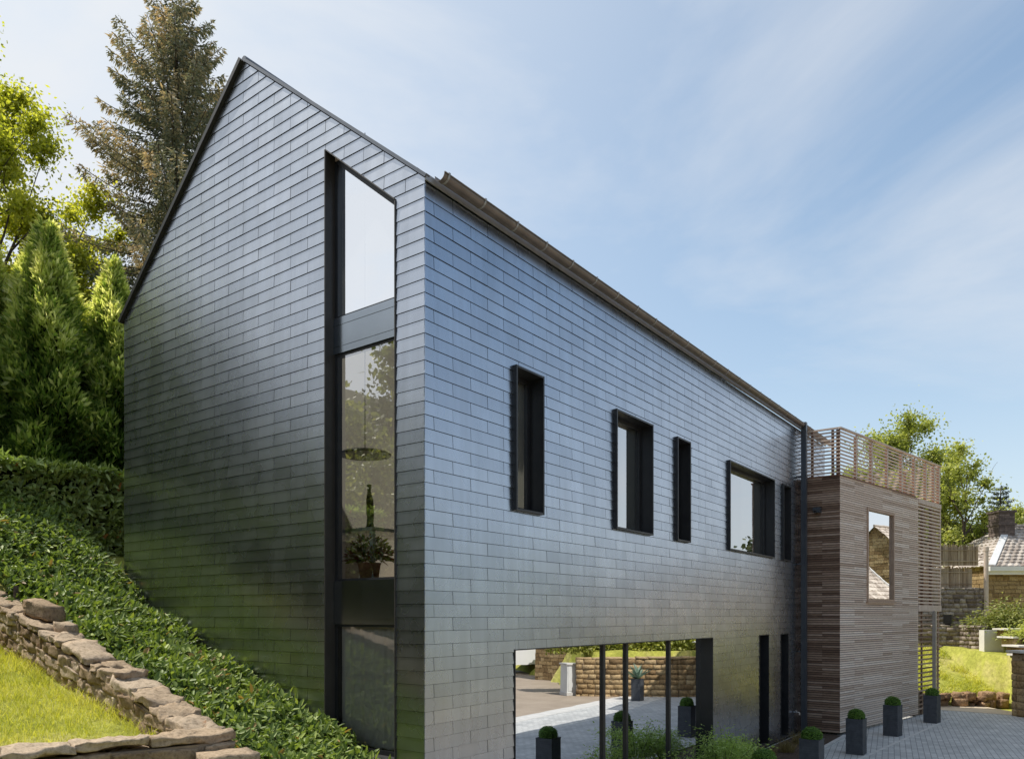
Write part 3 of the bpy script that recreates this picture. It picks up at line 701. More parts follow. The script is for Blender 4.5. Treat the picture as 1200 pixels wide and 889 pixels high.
p = MB(); p.obox(AP(6.27, -.065, 0), AD*.085, AN*.085, (0, 0, 2.86)); p.build('steel_post', M['galv'], annex)
p = MB(); p.box(AX-.17, AX-.002, -.42, -.28, 5.10, 5.22); p.box(13.04, 13.18, -.36, -.30, 5.13, 5.19); p.build('scupper_box', M['pipe'], annex)
p = MB(); q = [AP(T_SOL+.02, .05, 0), AP(T_SOL+.16, .05, 0)]
p.add([AP(T_SOL+.01,.10,0), AP(6.0,.10,0), AP(6.0,.25,0), AP(T_SOL+.01,.25,0), AP(T_SOL+.01,.10,.85), AP(6.0,.10,.42), AP(6.0,.25,.42), AP(T_SOL+.01,.25,.85)], [(0,3,2,1),(4,5,6,7),(0,1,5,4),(1,2,6,5),(2,3,7,6),(3,0,4,7)])
p.build('plinth_wall', M['mortar'], annex)

for o_ in annex.children: o_.matrix_parent_inverse = Matrix.Translation((-AX, -AY, 0))
# ------------------------------------------------------------------ stones
def stone_block(mb, c, u, v, w, sub=3, amp=.02, seed=0, r=None):
    """rough block centred at c with half vectors u, v, w"""
    c, u, v, w = Vector(c), Vector(u), Vector(v), Vector(w); b = len(mb.v); idx = {}; vs = []; fs = []
    nf = sub
    def vid(i, j, k):
        key = (i, j, k)
        if key not in idx:
            a, b_, g = [2*q/nf-1 for q in key]
            # soften the corners
            l = max(abs(a), abs(b_), abs(g)); e = (abs(a)**4+abs(b_)**4+abs(g)**4)**.25
            f_ = .86 + .14*l/e
            p = c + u*a*f_ + v*b_*f_ + w*g*f_
            d = mnoise.noise_vector(p*5 + Vector((seed*7.3, 0, seed)))*amp*.8 + mnoise.noise_vector(p*16+Vector((0, seed*3.1, 0)))*amp*.7
            idx[key] = len(vs); vs.append(p+d)
        return idx[key]
    for i in range(nf):
        for j in range(nf):
            for fix in (0, nf):
                q = [(vid(fix,i,j), vid(fix,i+1,j), vid(fix,i+1,j+1), vid(fix,i,j+1)), (vid(i,fix,j), vid(i,fix,j+1), vid(i+1,fix,j+1), vid(i+1,fix,j)), (vid(i,j,fix), vid(i+1,j,fix), vid(i+1,j+1,fix), vid(i,j+1,fix))]
                fs += [tuple(reversed(t)) if fix == 0 else t for t in q]
    mb.add(vs, fs, r)
def dry_wall(name, pts, zb, zt, thick, mat, label, ch=.17, ln=(.2, .5), sub=3, amp=.02, cap=True, seed=1, cat='stone wall', mortar=True, group=None):
    """wall of single stones along a poly-line pts; zb / zt: height functions of the point"""
    rs = random.Random(seed); mb = MB(); root = None; core = MB()
    for (ax, ay), (bx, by) in zip(pts[:-1], pts[1:]):
        d = Vector((bx-ax, by-ay, 0)); L = d.length; d.normalize(); n = Vector((-d.y, d.x, 0))
        s = 0; cols = []
        zb0 = min(zb(ax, ay), zb(bx, by)); 
        nrow = int(max(zt(ax, ay)-zb0, zt(bx, by)-zb0)/ch)+1
        for row in range(nrow):
            s = -rs.random()*ln[0]
            while s < L:
                l = rs.uniform(*ln); m = min(max(s+l/2, 0), L); px, py = ax+d.x*m, ay+d.y*m
                top = zt(px, py); lo = zb(px, py)
                z = top - ch*(row+.5) - (.05 if cap else 0)
                if z + ch/2 > lo:
                    s0, s1 = max(s, -.02), min(s+l, L+.02)
                    if s1-s0 > .06:
                        c = Vector((ax, ay, 0))+d*((s0+s1)/2)+Vector((0, 0, z+rs.uniform(-.012, .012)))
                        slope = (zt(ax+d.x*min(m+.3, L), ay+d.y*min(m+.3, L))-zt(ax+d.x*max(m-.3, 0), ay+d.y*max(m-.3, 0)))/max(.1, min(m+.3, L)-max(m-.3, 0))
                        slope *= .55
                        for side in (-1, 1):
                            tn = thick*.27*rs.uniform(.92, 1.1)
                            stone_block(mb, c+n*side*thick*.25, d*((s1-s0)/2-.006)+Vector((0, 0, slope*((s1-s0)/2))), n*tn, Vector((0, 0, ch/2-.005)), sub, amp, rs.random()*50, rs.random())
                s += l
        if cap:
            s = 0
            while s < L:
                l = rs.uniform(ln[0]*1.2, ln[1]*1.3); s1 = min(s+l, L); m = (s+s1)/2; px, py = ax+d.x*m, ay+d.y*m
                za, zc = zt(ax+d.x*s, ay+d.y*s), zt(ax+d.x*s1, ay+d.y*s1)
                c = Vector((px, py, (za+zc)/2-.01+rs.uniform(-.02, .02)))+n*rs.uniform(-.02, .02)
                stone_block(mb, c, d*(l/2-.006)+Vector((0, 0, (zc-za)/2)), n*(thick*.53), Vector((0, 0, .034)), sub+1, amp*1.3, rs.random()*50, .45+.55*rs.random())
                s = s1
        if mortar:
            core.add([Vector((ax,ay,zb(ax,ay)-.1))+n*thick*.46, Vector((bx,by,zb(bx,by)-.1))+n*thick*.46, Vector((bx,by,zb(bx,by)-.1))-n*thick*.46, Vector((ax,ay,zb(ax,ay)-.1))-n*thick*.46,
                      Vector((ax,ay,zt(ax,ay)-.05))+n*thick*.46, Vector((bx,by,zt(bx,by)-.05))+n*thick*.46, Vector((bx,by,zt(bx,by)-.05))-n*thick*.46, Vector((ax,ay,zt(ax,ay)-.05))-n*thick*.46],
                     [(0,1,2,3),(7,6,5,4),(0,4,5,1),(1,5,6,2),(2,6,7,3),(3,7,4,0)])
    o = mb.build(name, mat, None, True); tag(o, label, cat, group)
    if mortar: core.build('mortar', M['mortar'], o)
    return o
def wtop(x, y): return 1.76 + .262*max(0, y-.53) - .0*x
wall_l = dry_wall('stone_wall', [(-1.93, 6.6), (-1.91, 4.2), (-1.97, 2.2), (-2.04, .62)], lambda x, y: 1.15+.2*max(0, y-.5), wtop, .32, M['stone_warm'],
         'weathered dry-stone retaining wall climbing the bank between lawn and ground cover', .115, (.14, .5), 7, .034, True, 3)
dry_wall('stone_wall', [(-1.90, .52), (-3.5, .90), (-5.2, 1.3)], lambda x, y: .75, lambda x, y: 1.765 + .0*x, .30, M['stone_warm'],
         'low stone edging wall across the front of the small lawn', .13, (.2, .6), 6, .03, True, 9)
st = MB(); stone_block(st, (-2.12, .20, 1.58), (.2, -.05, 0), (.04, .16, 0), (0, 0, .09), 5, .02, 4, .6); tag(st.build('stepping_stone', M['stone_warm'], None, True), 'flat stone slab lying below the corner of the lawn wall', 'stone')
st = MB(); stone_block(st, (-1.88, 4.0, 2.80), (-.05, .2, .05), (.11, .02, 0), (.0, -.01, .085), 5, .03, 8, .35); tag(st.build('loose_stone', M['stone_warm'], None, True), 'larger loose rock resting on top of the climbing stone wall', 'stone')
st = MB(); stone_block(st, (-1.86, 3.52, 2.61), (-.02, .10, .02), (.075, .01, 0), (0, 0, .055), 5, .02, 11, .7); tag(st.build('loose_stone', M['stone_warm'], None, True), 'small pale rock lying beside the larger loose rock on the wall', 'stone')
st = MB(); st.tube([(-1.80, 4.95, 2.75), (-1.80, 4.95, 3.10)], [.035, .03], 8); tag(st.build('wooden_stump', M['bark'], None), 'short dark wooden stub standing on the upper end of the climbing stone wall', 'stump')

# ------------------------------------------------------------------ ground cover, hedge, lawns
def surf_normal(x, y, e=.12):
    gx = (ground_z(x+e, y)-ground_z(x-e, y))/(2*e); gy = (ground_z(x, y+e)-ground_z(x, y-e))/(2*e)
    return unit(np.stack([-np.clip(gx, -1, 1), -np.clip(gy, -1, 1), np.ones_like(gx)], 1))
def vnoise(x, y, s, o=0):
    return np.array([mnoise.noise(Vector((a*s, b*s, o))) for a, b in zip(x, y)])
def gc_z(x, y):
    return .72 + .36*y + .15*np.maximum(0, -x) + .25*np.maximum(0, y-5)
n = 30000
x = rng.uniform(-1.82, -.03, n); y = rng.uniform(-1.3, 8.3, n)**1.0
base = np.where(y > 0, gc_z(x, np.maximum(y, 0)), .72*(1-sst(0, 2.2, -y)) + .15*(-x))
hgt = .34 + .13*vnoise(x, y, 1.3) + .06*vnoise(x, y, 4)
hgt = hgt*np.where(x < -1.5, .55+.45*(x+1.82)/.32, 1)
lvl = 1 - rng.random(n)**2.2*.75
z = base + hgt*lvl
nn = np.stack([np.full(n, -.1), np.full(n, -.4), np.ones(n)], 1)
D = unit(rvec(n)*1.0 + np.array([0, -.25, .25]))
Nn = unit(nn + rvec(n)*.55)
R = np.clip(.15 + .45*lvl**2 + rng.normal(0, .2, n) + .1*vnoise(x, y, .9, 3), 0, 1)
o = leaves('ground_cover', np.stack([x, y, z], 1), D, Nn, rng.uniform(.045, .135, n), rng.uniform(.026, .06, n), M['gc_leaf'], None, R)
tag(o, 'glossy bright green evergreen ground cover carpeting the slope beside the slate gable', 'ground cover', None, 'stuff')
# clipped laurel hedge
hedge = empty('laurel_hedge', (0, 7.7, 3.6), 'clipped broad-leaved laurel hedge running along the slope behind the slate house', 'hedge')
yh = empty('added_hedge', (-14, 4, 2.6), 'added dark yew hedge at the far side of the gravel terrace, darkening what the gable mirrors', 'hedge')  # unseen hedge added to hide the bright hillside from the gable slates
n = 16000; q = rng.random(n); px_ = np.where(q < .45, -7.2-9*(q/.45), -16.2 + .3*rng.random(n)); py_ = np.where(q < .45, 8.6-1.2*(q/.45), 7.4-9.5*(q-.45)/.55) + rng.normal(0, .25, n)
leaves('foliage', np.stack([px_, py_, 2.4+2.4*rng.random(n)], 1), rvec(n), rvec(n), rng.uniform(.2, .36, n), rng.uniform(.10, .16, n), M['dark_leaf'], yh)
for o_ in yh.children: o_.matrix_parent_inverse = Matrix.Translation((14, -4, -2.6))
n = 26000; sx_ = rng.uniform(-36, -5.5, n); sy_ = rng.uniform(9.0, 34, n)
o = leaves('added_scrub', np.stack([sx_, sy_, ground_z(sx_, sy_) + .1 + .5*rng.random(n)], 1), rvec(n), rvec(n)+np.array([0, 0, .5]), rng.uniform(.25, .5, n), rng.uniform(.12, .25, n), M['dark_leaf'])  # unseen scrub added so the slates mirror a darker hillside
tag(o, 'added dark scrub covering the hillside left of the house to darken its reflection', 'scrub', None, 'stuff')
yb_ = empty('added_hedge', (-3.9, 4, 2.0), 'added dark yew hedge at the far side of the small lawn, hiding it from the gable slates', 'hedge')  # unseen hedge added to keep lit lawn out of the slate reflections
n = 15000; q = rng.random(n); px_ = -4.25 + .9*q + rng.normal(0, .22, n); py_ = 1.9 + 6.2*q
leaves('foliage', np.stack([px_, py_, 1.55 + .19*(py_-.7) + 1.75*rng.random(n)**.8], 1), rvec(n), rvec(n), rng.uniform(.08, .17, n), rng.uniform(.04, .08, n), M['dark_leaf'], yb_)
for o_ in yb_.children: o_.matrix_parent_inverse = Matrix.Translation((3.9, -4, -2.0))
hc = MB(); hc.box(-7, 4.5, 7.78, 8.7, 3.2, 4.98); hc.build('hedge_core', M['core'], hedge)  # solid dark box added behind the leaves for the hedge's shaded inside
n = 24000
f = rng.random(n); x = rng.uniform(-7, 4.5, n)
front = f < .62
vv = rng.random(n)
y = np.where(front, 7.55 + .22*vv, 7.6 + 1.3*rng.random(n)); z = np.where(front, 3.3 + 1.85*vv, 5.10)
bl = .10*vnoise(x, z+y, 1.6)
y = y - np.where(front, bl + rng.random(n)*.14-.08, 0); z = z + np.where(front, 0, bl + rng.random(n)*.16-.1)
nn = np.where(front[:, None], np.array([0, -1, .35]), np.array([0, -.1, 1.]))
D = unit(rvec(n)*.8 + nn*.3 + np.array([0, -.2, -.1])); Nn = unit(nn + rvec(n)*.5)
leaves('foliage', np.stack([x, y, z], 1), D, Nn, rng.uniform(.10, .19, n), rng.uniform(.045, .07, n), M['hedge_leaf'], hedge, np.clip(rng.beta(2, 2, n)*.95 + (rng.random(n) < .004)*1, 0, 1))

for o_ in hedge.children: o_.matrix_parent_inverse = Matrix.Translation((0, -7.7, -3.6))
def blades(name, x, y, h, w, mat, label, lean=.35, kind='stuff', parent=None, z=None, R=None):
    n = len(x); z = ground_z(x, y) - .01 if z is None else z
    P = np.stack([x, y, z], 1); a = rng.uniform(0, 2*np.pi, n); S = np.stack([np.cos(a), np.sin(a), np.zeros(n)], 1)
    ln = np.stack([rng.normal(0, lean, n), rng.normal(0, lean, n), np.ones(n)], 1); ln = unit(ln)
    h = h.reshape(-1, 1); w = w.reshape(-1, 1); bend = np.stack([ln[:, 0], ln[:, 1], np.zeros(n)], 1)*h*.5
    m1 = P + ln*h*.55; t = P + ln*h + bend - np.array([0, 0, .12])*h
    V = np.stack([P+S*w*.5, P-S*w*.5, m1-S*w*.4, m1+S*w*.4, t], 1).reshape(-1, 3)
    i = np.arange(n)*5
    V2 = V; F = np.concatenate([np.stack([i, i+1, i+2, i+3], 1), np.stack([i+3, i+2, i+4, i+4], 1)])
    # triangles as degenerate quads are avoided: give the tip its own twin vertex
    V = np.stack([P+S*w*.5, P-S*w*.5, m1-S*w*.4, m1+S*w*.4, t-S*w*.06, t+S*w*.06], 1).reshape(-1, 3); i = np.arange(n)*6
    F = np.concatenate([np.stack([i, i+1, i+2, i+3], 1), np.stack([i+3, i+2, i+4, i+5], 1)])
    o = np_mesh(name, V, F, mat, parent, np.repeat(rng.random(n) if R is None else R, 6))
    if parent is None: tag(o, label, 'grass', None, kind)
    return o
n = 52000
x = rng.uniform(-5.6, -2.06, n); y = rng.uniform(.7, 6.6, n)
k = (y > .72 - .27*(x+1.9)*.88 + .12) & (vnoise(x, y, 2.2) + rng.normal(0, .25, n) > -.38); x, y = x[k], y[k]; n = len(x)
t_ = np.clip(.5 + .35*vnoise(x, y, 1.6, 2) + rng.normal(0, .2, n), 0, 1)
blades('lawn_grass', x, y, np.abs(rng.normal(.055, .022, n)) + (np.random.default_rng(3).random(n) < .06)*.07 + np.where(x > -2.3, rng.random(n)*.12, 0), rng.uniform(.004, .008, n), M['grass'], 'sunlit yellow-green grass of the small lawn inside the stone walls', R=t_)
n = 40000
s_ = rng.uniform(23.65, 29.5, n); t_ = rng.uniform(10.5, 16.4, n)
x = CAMX + FD[0]*s_ + RD[0]*t_; y = CAMY + FD[1]*s_ + RD[1]*t_
k = (vnoise(x, y, .9) + .5*vnoise(x, y, 2.3, 7) + rng.normal(0, .16, n) > -.12) & (x > 16.5); x, y = x[k], y[k]; n = len(x)
blades('bank_grass', x, y, np.abs(rng.normal(.10, .05, n)) + .12*np.maximum(0, vnoise(x, y, 1.7, 11)), rng.uniform(.012, .024, n), M['grass'], 'sunny patchy grass on the bank at the end of the lane', R=np.clip(.45 + .75*vnoise(x, y, .9, 2) + rng.normal(0, .18, n), 0, 1))
# crumbling earth edge of the bank
mb = MB(); rs = random.Random(5)
for i in range(110):
    t = 16.4 - i*.07; s0 = 23.42 + rs.uniform(-.14, .16)
    p = (CAMX+FD[0]*s0+RD[0]*t, CAMY+FD[1]*s0+RD[1]*t, rs.uniform(.02, .34))
    a = rs.uniform(0, 3); l = rs.uniform(.08, .2)
    stone_block(mb, p, (l*math.cos(a), l*math.sin(a), 0), (-l*.7*math.sin(a), l*.7*math.cos(a), 0), (0, 0, l*.6), 3, .04, i*1.7)
tag(mb.build('earth_edge', M['earth'], None, True), 'crumbling brown earth edge at the foot of the grass bank', 'earth', None, 'stuff')

# ------------------------------------------------------------------ trees
def limb_mesh(mb, p, d, length, rad, depth, rs, tips, gnarl=.25, split=3):
    pts = [Vector(p)]; rads = [rad]; dirv = Vector(d).normalized(); n = 5
    for i in range(n):
        dirv = (dirv + Vector((rs.gauss(0, gnarl), rs.gauss(0, gnarl), rs.gauss(.04, gnarl*.6)))*.5).normalized()
        pts.append(pts[-1]+dirv*length/n); rads.append(rad*(1-.55*(i+1)/n))
    mb.tube(pts, rads, 7 if rad > .05 else 5, None, False)
    if depth == 0: tips.append(pts[-1]); tips.append(pts[-2]); return
    for k in range(split):
        j = rs.choice([2, 3, 4, 5]) if k else 5
        q = pts[j]; nd = (dirv + Vector((rs.gauss(0, .65), rs.gauss(0, .65), rs.gauss(.1, .4)))).normalized()
        limb_mesh(mb, q, nd, length*rs.uniform(.55, .8), rads[j]*.72, depth-1, rs, tips, gnarl, split)
def broadleaf(name, loc, h, spread, trunk_h, rad, nleaf, lsz, mat, label, group=None, seed=1, cl=.42, cat='tree', squash=.8, split=3, depth=3, gap=0):
    rs = random.Random(seed); lr = np.random.default_rng(seed)
    root = empty(name, loc, label, cat, group)
    mb = MB(); tips = []
    tp = [Vector((rs.gauss(0, .05)*i, rs.gauss(0, .05)*i, trunk_h*i/4)) for i in range(5)]; tp[0].z = -.4
    mb.tube(tp, [rad*1.25, rad*1.05, rad, rad*.92, rad*.85], 9, None, False)
    L = (h-trunk_h)*.42
    for k in range(split+2):
        a = 2*math.pi*k/(split+2)+rs.uniform(-.4, .4)
        el = rs.uniform(.35, 1.2)
        limb_mesh(mb, tp[-1] if k % 2 else tp[-2], (math.cos(a)*spread/h*1.4, math.sin(a)*spread/h*1.4, el), L*rs.uniform(.8, 1.1), rad*.6, depth-1, rs, tips, .28, split)
    limb_mesh(mb, tp[-1], (0, 0, 1), L, rad*.7, depth-1, rs, tips, .22, split)
    T = np.array([list(t) for t in tips])
    # fit the tip cloud into the wanted height and spread
    top = T[:, 2].max(); sx = spread/max(np.percentile(np.hypot(T[:, 0], T[:, 1]), 92), .1); sz = (h-trunk_h)/(top-trunk_h)
    def fit(v):
        v = np.array(v, float); k = np.clip(v[..., 2]/trunk_h, 0, 1)
        v[..., 0] *= 1+(sx-1)*k; v[..., 1] *= 1+(sx-1)*k; v[..., 2] = np.where(v[..., 2] > trunk_h, trunk_h+(v[..., 2]-trunk_h)*sz, v[..., 2]); return v
    mb.v = [tuple(p) for p in fit(np.array(mb.v))]; T = fit(T)
    mb.build('trunk', M['bark'], root, True)
    if gap: T = T[lr.random(len(T)) > gap]
    w = lr.uniform(.4, 1.6, len(T)); w /= w.sum()
    c = lr.choice(len(T), nleaf, p=w); tone = lr.normal(0, .12, len(T))
    off = unit(lr.normal(size=(nleaf, 3)))*np.abs(lr.normal(0, cl, (nleaf, 1)))*np.array([1, 1, squash])
    P = T[c] + off
    D = unit(lr.normal(size=(nleaf, 3)) + off/cl*.4 + np.array([0, 0, -.3])); Nn = unit(lr.normal(size=(nleaf, 3))*.8 + np.array([0, 0, .8]))
    R = np.clip(.45 + tone[c] + lr.normal(0, .2, nleaf) + off[:, 2]/cl*.12, 0, 1)
    sprays('crown', P, D, Nn, lsz*lr.uniform(.6, 1.3, nleaf), lsz*.75*lr.uniform(.6, 1.2, nleaf), mat, root, R)
    return root
def spruce(name, loc, h, spread, mat, label, nb=46, seed=1, group=None, cat='tree', dens=1.0, bare=0):
    rs = random.Random(seed); lr = np.random.default_rng(seed); root = empty(name, loc, label, cat, group)
    tr = MB(); tr.tube([(0, 0, -.5), (0, 0, h*.5), (0, 0, h*.97)], [h*.017, h*.010, .02], 8); 
    Ps, Ds, Ls, Rs = [], [], [], []
    for i in range(nb):
        z = h*(.06 + .93*(i/nb)**.9); fr = 1-z/h
        for k in range(6 if fr > .1 else 4):
            if rs.random() < bare: continue
            a = k*2*math.pi/6 + i*1.9 + rs.uniform(-.35, .35); L = spread*(fr**.66)*rs.uniform(.55, 1.12) + .15
            rise = .35 - .55*fr
            pts = []
            for j in range(8):
                u = j/7; pts.append((math.cos(a)*L*u, math.sin(a)*L*u, z + L*(rise*u*.6 - .32*u*u*fr + .22*u**3)))
            tr.tube(pts, [.03*(1-u_/8)*fr+.008 for u_ in range(8)], 4, None, False)
            m = int((50+150*L)*dens); u = lr.random(m)**.75; pp = np.array(pts); ii = np.clip((u*7).astype(int), 0, 6); fu = u*7-ii
            base = pp[ii]*(1-fu[:, None]) + pp[ii+1]*fu[:, None]
            side = np.array([-math.sin(a), math.cos(a), 0]); out = np.array([math.cos(a), math.sin(a), 0])
            sgn = lr.choice([-1, 1], m)[:, None]; ws = (1-u[:, None]*.6)*.30*min(1, L)
            base = base + side*sgn*ws*lr.random((m, 1)) + np.array([0, 0, -1])*ws*lr.random((m, 1))**1.3*1.1
            d = out*.5 + side*sgn*lr.uniform(.2, .9, (m, 1)) + np.array([0, 0, -1])*lr.uniform(-.15, 1.1, (m, 1)) + lr.normal(0, .25, (m, 3))
            Ps.append(base); Ds.append(d); Ls.append(lr.uniform(.07, .20, m)); tone = rs.gauss(0, .16); Rs.append(np.clip(.38 + tone + lr.normal(0, .17, m) + u*.22, 0, 1))
    P = np.concatenate(Ps); D = np.concatenate(Ds); L = np.concatenate(Ls); R = np.concatenate(Rs)
    tr.build('trunk', M['bark'], root, True)
    sprays('crown', P, D, rvec(len(P)), L, L*.26, mat, root, R); return root
def thuja(name, loc, h, rad, mat, label, n=16000, seed=1, group=None):
    lr = np.random.default_rng(seed); root = empty(name, loc, label, 'conifer', group)
    tr = MB(); tr.tube([(0, 0, -.3), (0, 0, h*.8)], [.09, .02], 7); tr.build('trunk', M['bark'], root, True)
    u = lr.random(n)**1.15; a = lr.uniform(0, 2*np.pi, n)
    ph = lr.uniform(0, 6.28, 6)
    lob = 1 + .16*np.sin(a*4 + ph[0] + 2*np.sin(u*5+ph[1])) + .14*np.sin(a*7 + u*11 + ph[2]) + .12*np.sin(u*26 + a*3 + ph[3]) + .08*np.sin(u*47 - a*6 + ph[4])
    prof_ = np.minimum(1, (1-u)**.75*1.35)*(.93+.07*np.sin(u*9+ph[5]))
    deep = lr.random(n)**2.2
    rr = rad*prof_*lob*(1-deep*.5) + .05
    P = np.stack([np.cos(a)*rr, np.sin(a)*rr, u*h*(1+.05*np.sin(a*2+ph[0])) + lr.normal(0, .06, n)], 1)
    D = unit(np.stack([np.cos(a)*.75, np.sin(a)*.75, np.full(n, .75)], 1) + lr.normal(0, .5, (n, 3)))
    Nn = unit(np.stack([-np.sin(a), np.cos(a), np.zeros(n)], 1) + lr.normal(0, .6, (n, 3)))
    R = np.clip(.20 + .50*u**1.2 + lr.normal(0, .15, n) + .7*(lob-1)*(.4+u) - .3*deep, 0, 1)  # sunlit, bleached tops put into the tone; deeper sprays darker
    L = lr.uniform(.08, .23, n)*(1.15-.35*u)
    sprays('crown', P, D, Nn, L, L*.30, mat, root, R)
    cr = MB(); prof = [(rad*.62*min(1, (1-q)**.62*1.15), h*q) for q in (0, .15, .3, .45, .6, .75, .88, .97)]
    cr.lathe(prof, (0, 0, 0), 12); cr.build('dark_core', M['core'], root); return root  # solid dark hull added inside the crown, filling its shaded depth
gz = lambda x, y: float(ground_z(np.array([x]), np.array([y]))[0])
th = [(-3.3, 11.6, 5.6, .80), (-2.2, 11.7, 5.4, .85), (-1.0, 11.5, 5.5, .82), (.05, 11.3, 5.1, .8), (.95, 10.6, 5.35, .85), (2.15, 10.35, 5.2, .8), (3.2, 10.5, 5.0, .85), (4.3, 10.6, 5.2, .8)]
tl = ['leftmost tall feathery conifer in the row above the hedge', 'second tall feathery conifer from the left above the hedge', 'tall feathery conifer above the hedge, third from the left', 'tall feathery conifer above the hedge, fourth from the left',
      'sun-tipped pointed conifer above the middle of the visible hedge', 'sun-tipped pointed conifer just left of the gable corner', 'feathery conifer half hidden behind the left edge of the slate gable', 'feathery conifer behind the slate gable at the end of the row']
for i, (x, y, h, r) in enumerate(th):
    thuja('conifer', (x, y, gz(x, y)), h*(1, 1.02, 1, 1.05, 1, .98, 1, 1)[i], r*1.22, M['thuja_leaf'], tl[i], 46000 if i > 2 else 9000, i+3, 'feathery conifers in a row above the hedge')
spruce('spruce_tree', (6.38, 14.98, gz(6.38, 14.98)), 20.4-gz(6.38, 14.98), 4.9, M['spruce_leaf'], 'tall ragged spruce with brownish hanging branches rising behind the gable', 46, 5, None, 'tree', 1.15)
broadleaf('maple_tree', (1.9, 16.2, gz(1.9, 16.2)), 16.9-gz(1.9, 16.2), 2.9, 2.4, .17, 46000, .095, M['maple_leaf'], 'loose backlit yellow-green broadleaf tree at the left edge', None, 21, .31)
broadleaf('maple_tree', (3.9, 17.4, gz(3.9, 17.4)), 13.0-gz(3.9, 17.4), 3.0, 1.6, .12, 60000, .095, M['maple_leaf'], 'low yellow-green broadleaf tree between the conifer row and the spruce', None, 33, .40)
broadleaf('maple_tree', (-3.5, 18.0, gz(-3.5, 18)), 8.5, 3.0, 2.0, .15, 9000, .2, M['maple_leaf'], 'yellow-green broadleaf tree behind the left end of the conifer row', None, 37, .45)
for x, y, top, sp, lb in ((-0.4, 14.6, 11.6, 2.0, 'bushy yellow-green tree directly behind the conifers at the left edge'), (3.4, 14.3, 10.9, 1.9, 'bushy yellow-green tree filling the gap between the conifers and the gable')):
    broadleaf('maple_tree', (x, y, gz(x, y)), top-gz(x, y), sp, 1.0, .1, 26000, .10, M['maple_leaf'], lb, None, int(y*9), .42)
for i, (x, y, top, sp, lb) in enumerate([(-6.2, 13.6, 12.2, 2.6, 'added dark fir left of the conifer row, outside the picture'), (-8.6, 17.0, 14.0, 3.0, 'added tall dark fir higher on the slope left of the conifer row'), (-4.9, 18.4, 14.2, 2.8, 'added tall dark fir behind the left end of the conifer row'), (-11.0, 21.5, 15.5, 3.2, 'tallest added dark fir far up the slope on the left')]):
    spruce('added_fir', (x, y, gz(x, y)), top-gz(x, y), sp, M['dark_leaf'], lb, 34, 60+i, 'added dark firs on the slope darkening the gable slates', 'tree', .5)  # unseen firs added to darken what the gable slates reflect
# trees beyond the lane
broadleaf('oak_tree', (35.4, 1.2, 2.2), 9.4, 2.4, 3.4, .2, 42000, .13, M['oak_leaf'], 'round-crowned light green tree rising behind the terrace railing', 'trees beyond the lane', 41, .48)
broadleaf('oak_tree', (33.3, -1.05, 2.2), 7.5, 1.75, 2.4, .16, 11000, .12, M['oak_leaf'], 'loose open tree with a dark trunk right of the timber annex', 'trees beyond the lane', 52, .32, gap=.4)
broadleaf('oak_tree', (38.5, 1.0, 2.2), 5.6, 2.2, 1.4, .13, 22000, .14, M['oak_leaf'], 'low bushy tree seen through the slats of the balcony screen', 'trees beyond the lane', 58, .5)
broadleaf('oak_tree', (37.0, -2.6, 2.2), 5.2, 1.9, 1.2, .12, 22000, .13, M['oak_leaf'], 'low yellow-green tree behind the reed fence', 'trees beyond the lane', 61, .5)
spruce('pine_tree', (43.0, -1.9, 2.2), 7.4, 1.25, M['dark_leaf'], 'slim dark conifer behind the cottage chimney', 26, 8, None, 'tree', .5)
broadleaf('oak_tree', (44.2, -5.6, 2.2), 6.0, 2.4, 1.2, .12, 18000, .14, M['shrub_leaf'], 'yellowish bushy tree behind the cottage roof', 'trees beyond the lane', 66, .5)
broadleaf('oak_tree', (31.5, 4.2, 2.2), 6.0, 2.2, 1.6, .14, 20000, .13, M['oak_leaf'], 'bushy green tree behind the terrace railing, nearest the slate house', 'trees beyond the lane', 71, .5)
# trees on the other sides, mirrored in the glass
ml = ['broad tree on the left slope mirrored in the tall gable window', 'small loose tree near the gravel terrace mirrored in the gable window', 'tree uphill on the far left mirrored in the gable window', 'broad tree beyond the gravel terrace on the far left', 'wide tree high on the hill behind the conifer row', 'tree at the far left end of the gravel terrace', 'bushy tree behind the gravel terrace', 'bushy tree low on the far left slope', 'wide leafy tree above the left end of the laurel hedge']
for i, (x, y, top, s) in enumerate([(-12.0, 12.5, 10.6, 4.2), (-7.6, 9.6, 6.6, 1.5), (-19, 18, 12.6, 4.4), (-22, 9, 11.0, 4.4), (-15, 25, 13.5, 4.6), (-18, 0, 8.6, 3.6), (-14.5, 8.2, 8.2, 3.0), (-15, 4.5, 7.0, 2.6), (-7.5, 15, 11.0, 3.2)]):
    h = top - gz(x, y)
    broadleaf('birch_tree', (x, y, gz(x, y)), h, s, h*.2, .13 if h > 5 else .06, 12000 if h > 5 else 6000, .22 if h > 5 else .13, M['shrub_leaf'] if i in (0, 1) else M['dark_leaf'], ml[i], 'trees mirrored in the gable window', 80+i, .55)
lt = ['at the far end of the road', 'right of the road', 'straight across from the slate house', 'across from the corner of the slate house', 'behind the photographer', 'beside the gabled stone house', 'far behind the photographer on the left', 'on the left behind the photographer', 'on the far left by the road', 'far down the lane', 'farthest away beyond the road']
for i, (x, y, h, s) in enumerate([(31, -36, 12, 5.0), (22, -38, 13, 5.5), (13, -36, 12, 5), (4, -33, 12, 5), (-6, -31, 12, 5), (60, -12, 9, 4.2), (-16, -28, 12, 5), (-26, -16, 11, 4.5), (-30, -4, 11, 4.5), (58, -36, 12, 5), (42, -46, 14, 6)]):
    broadleaf('lime_tree', (x, y, 0), h, s, 1.8, .2, 9000, .40, M['dark_leaf'] if i % 3 else M['oak_leaf'], 'leafy tree ' + lt[i], 'trees across the road', 100+i, .8)

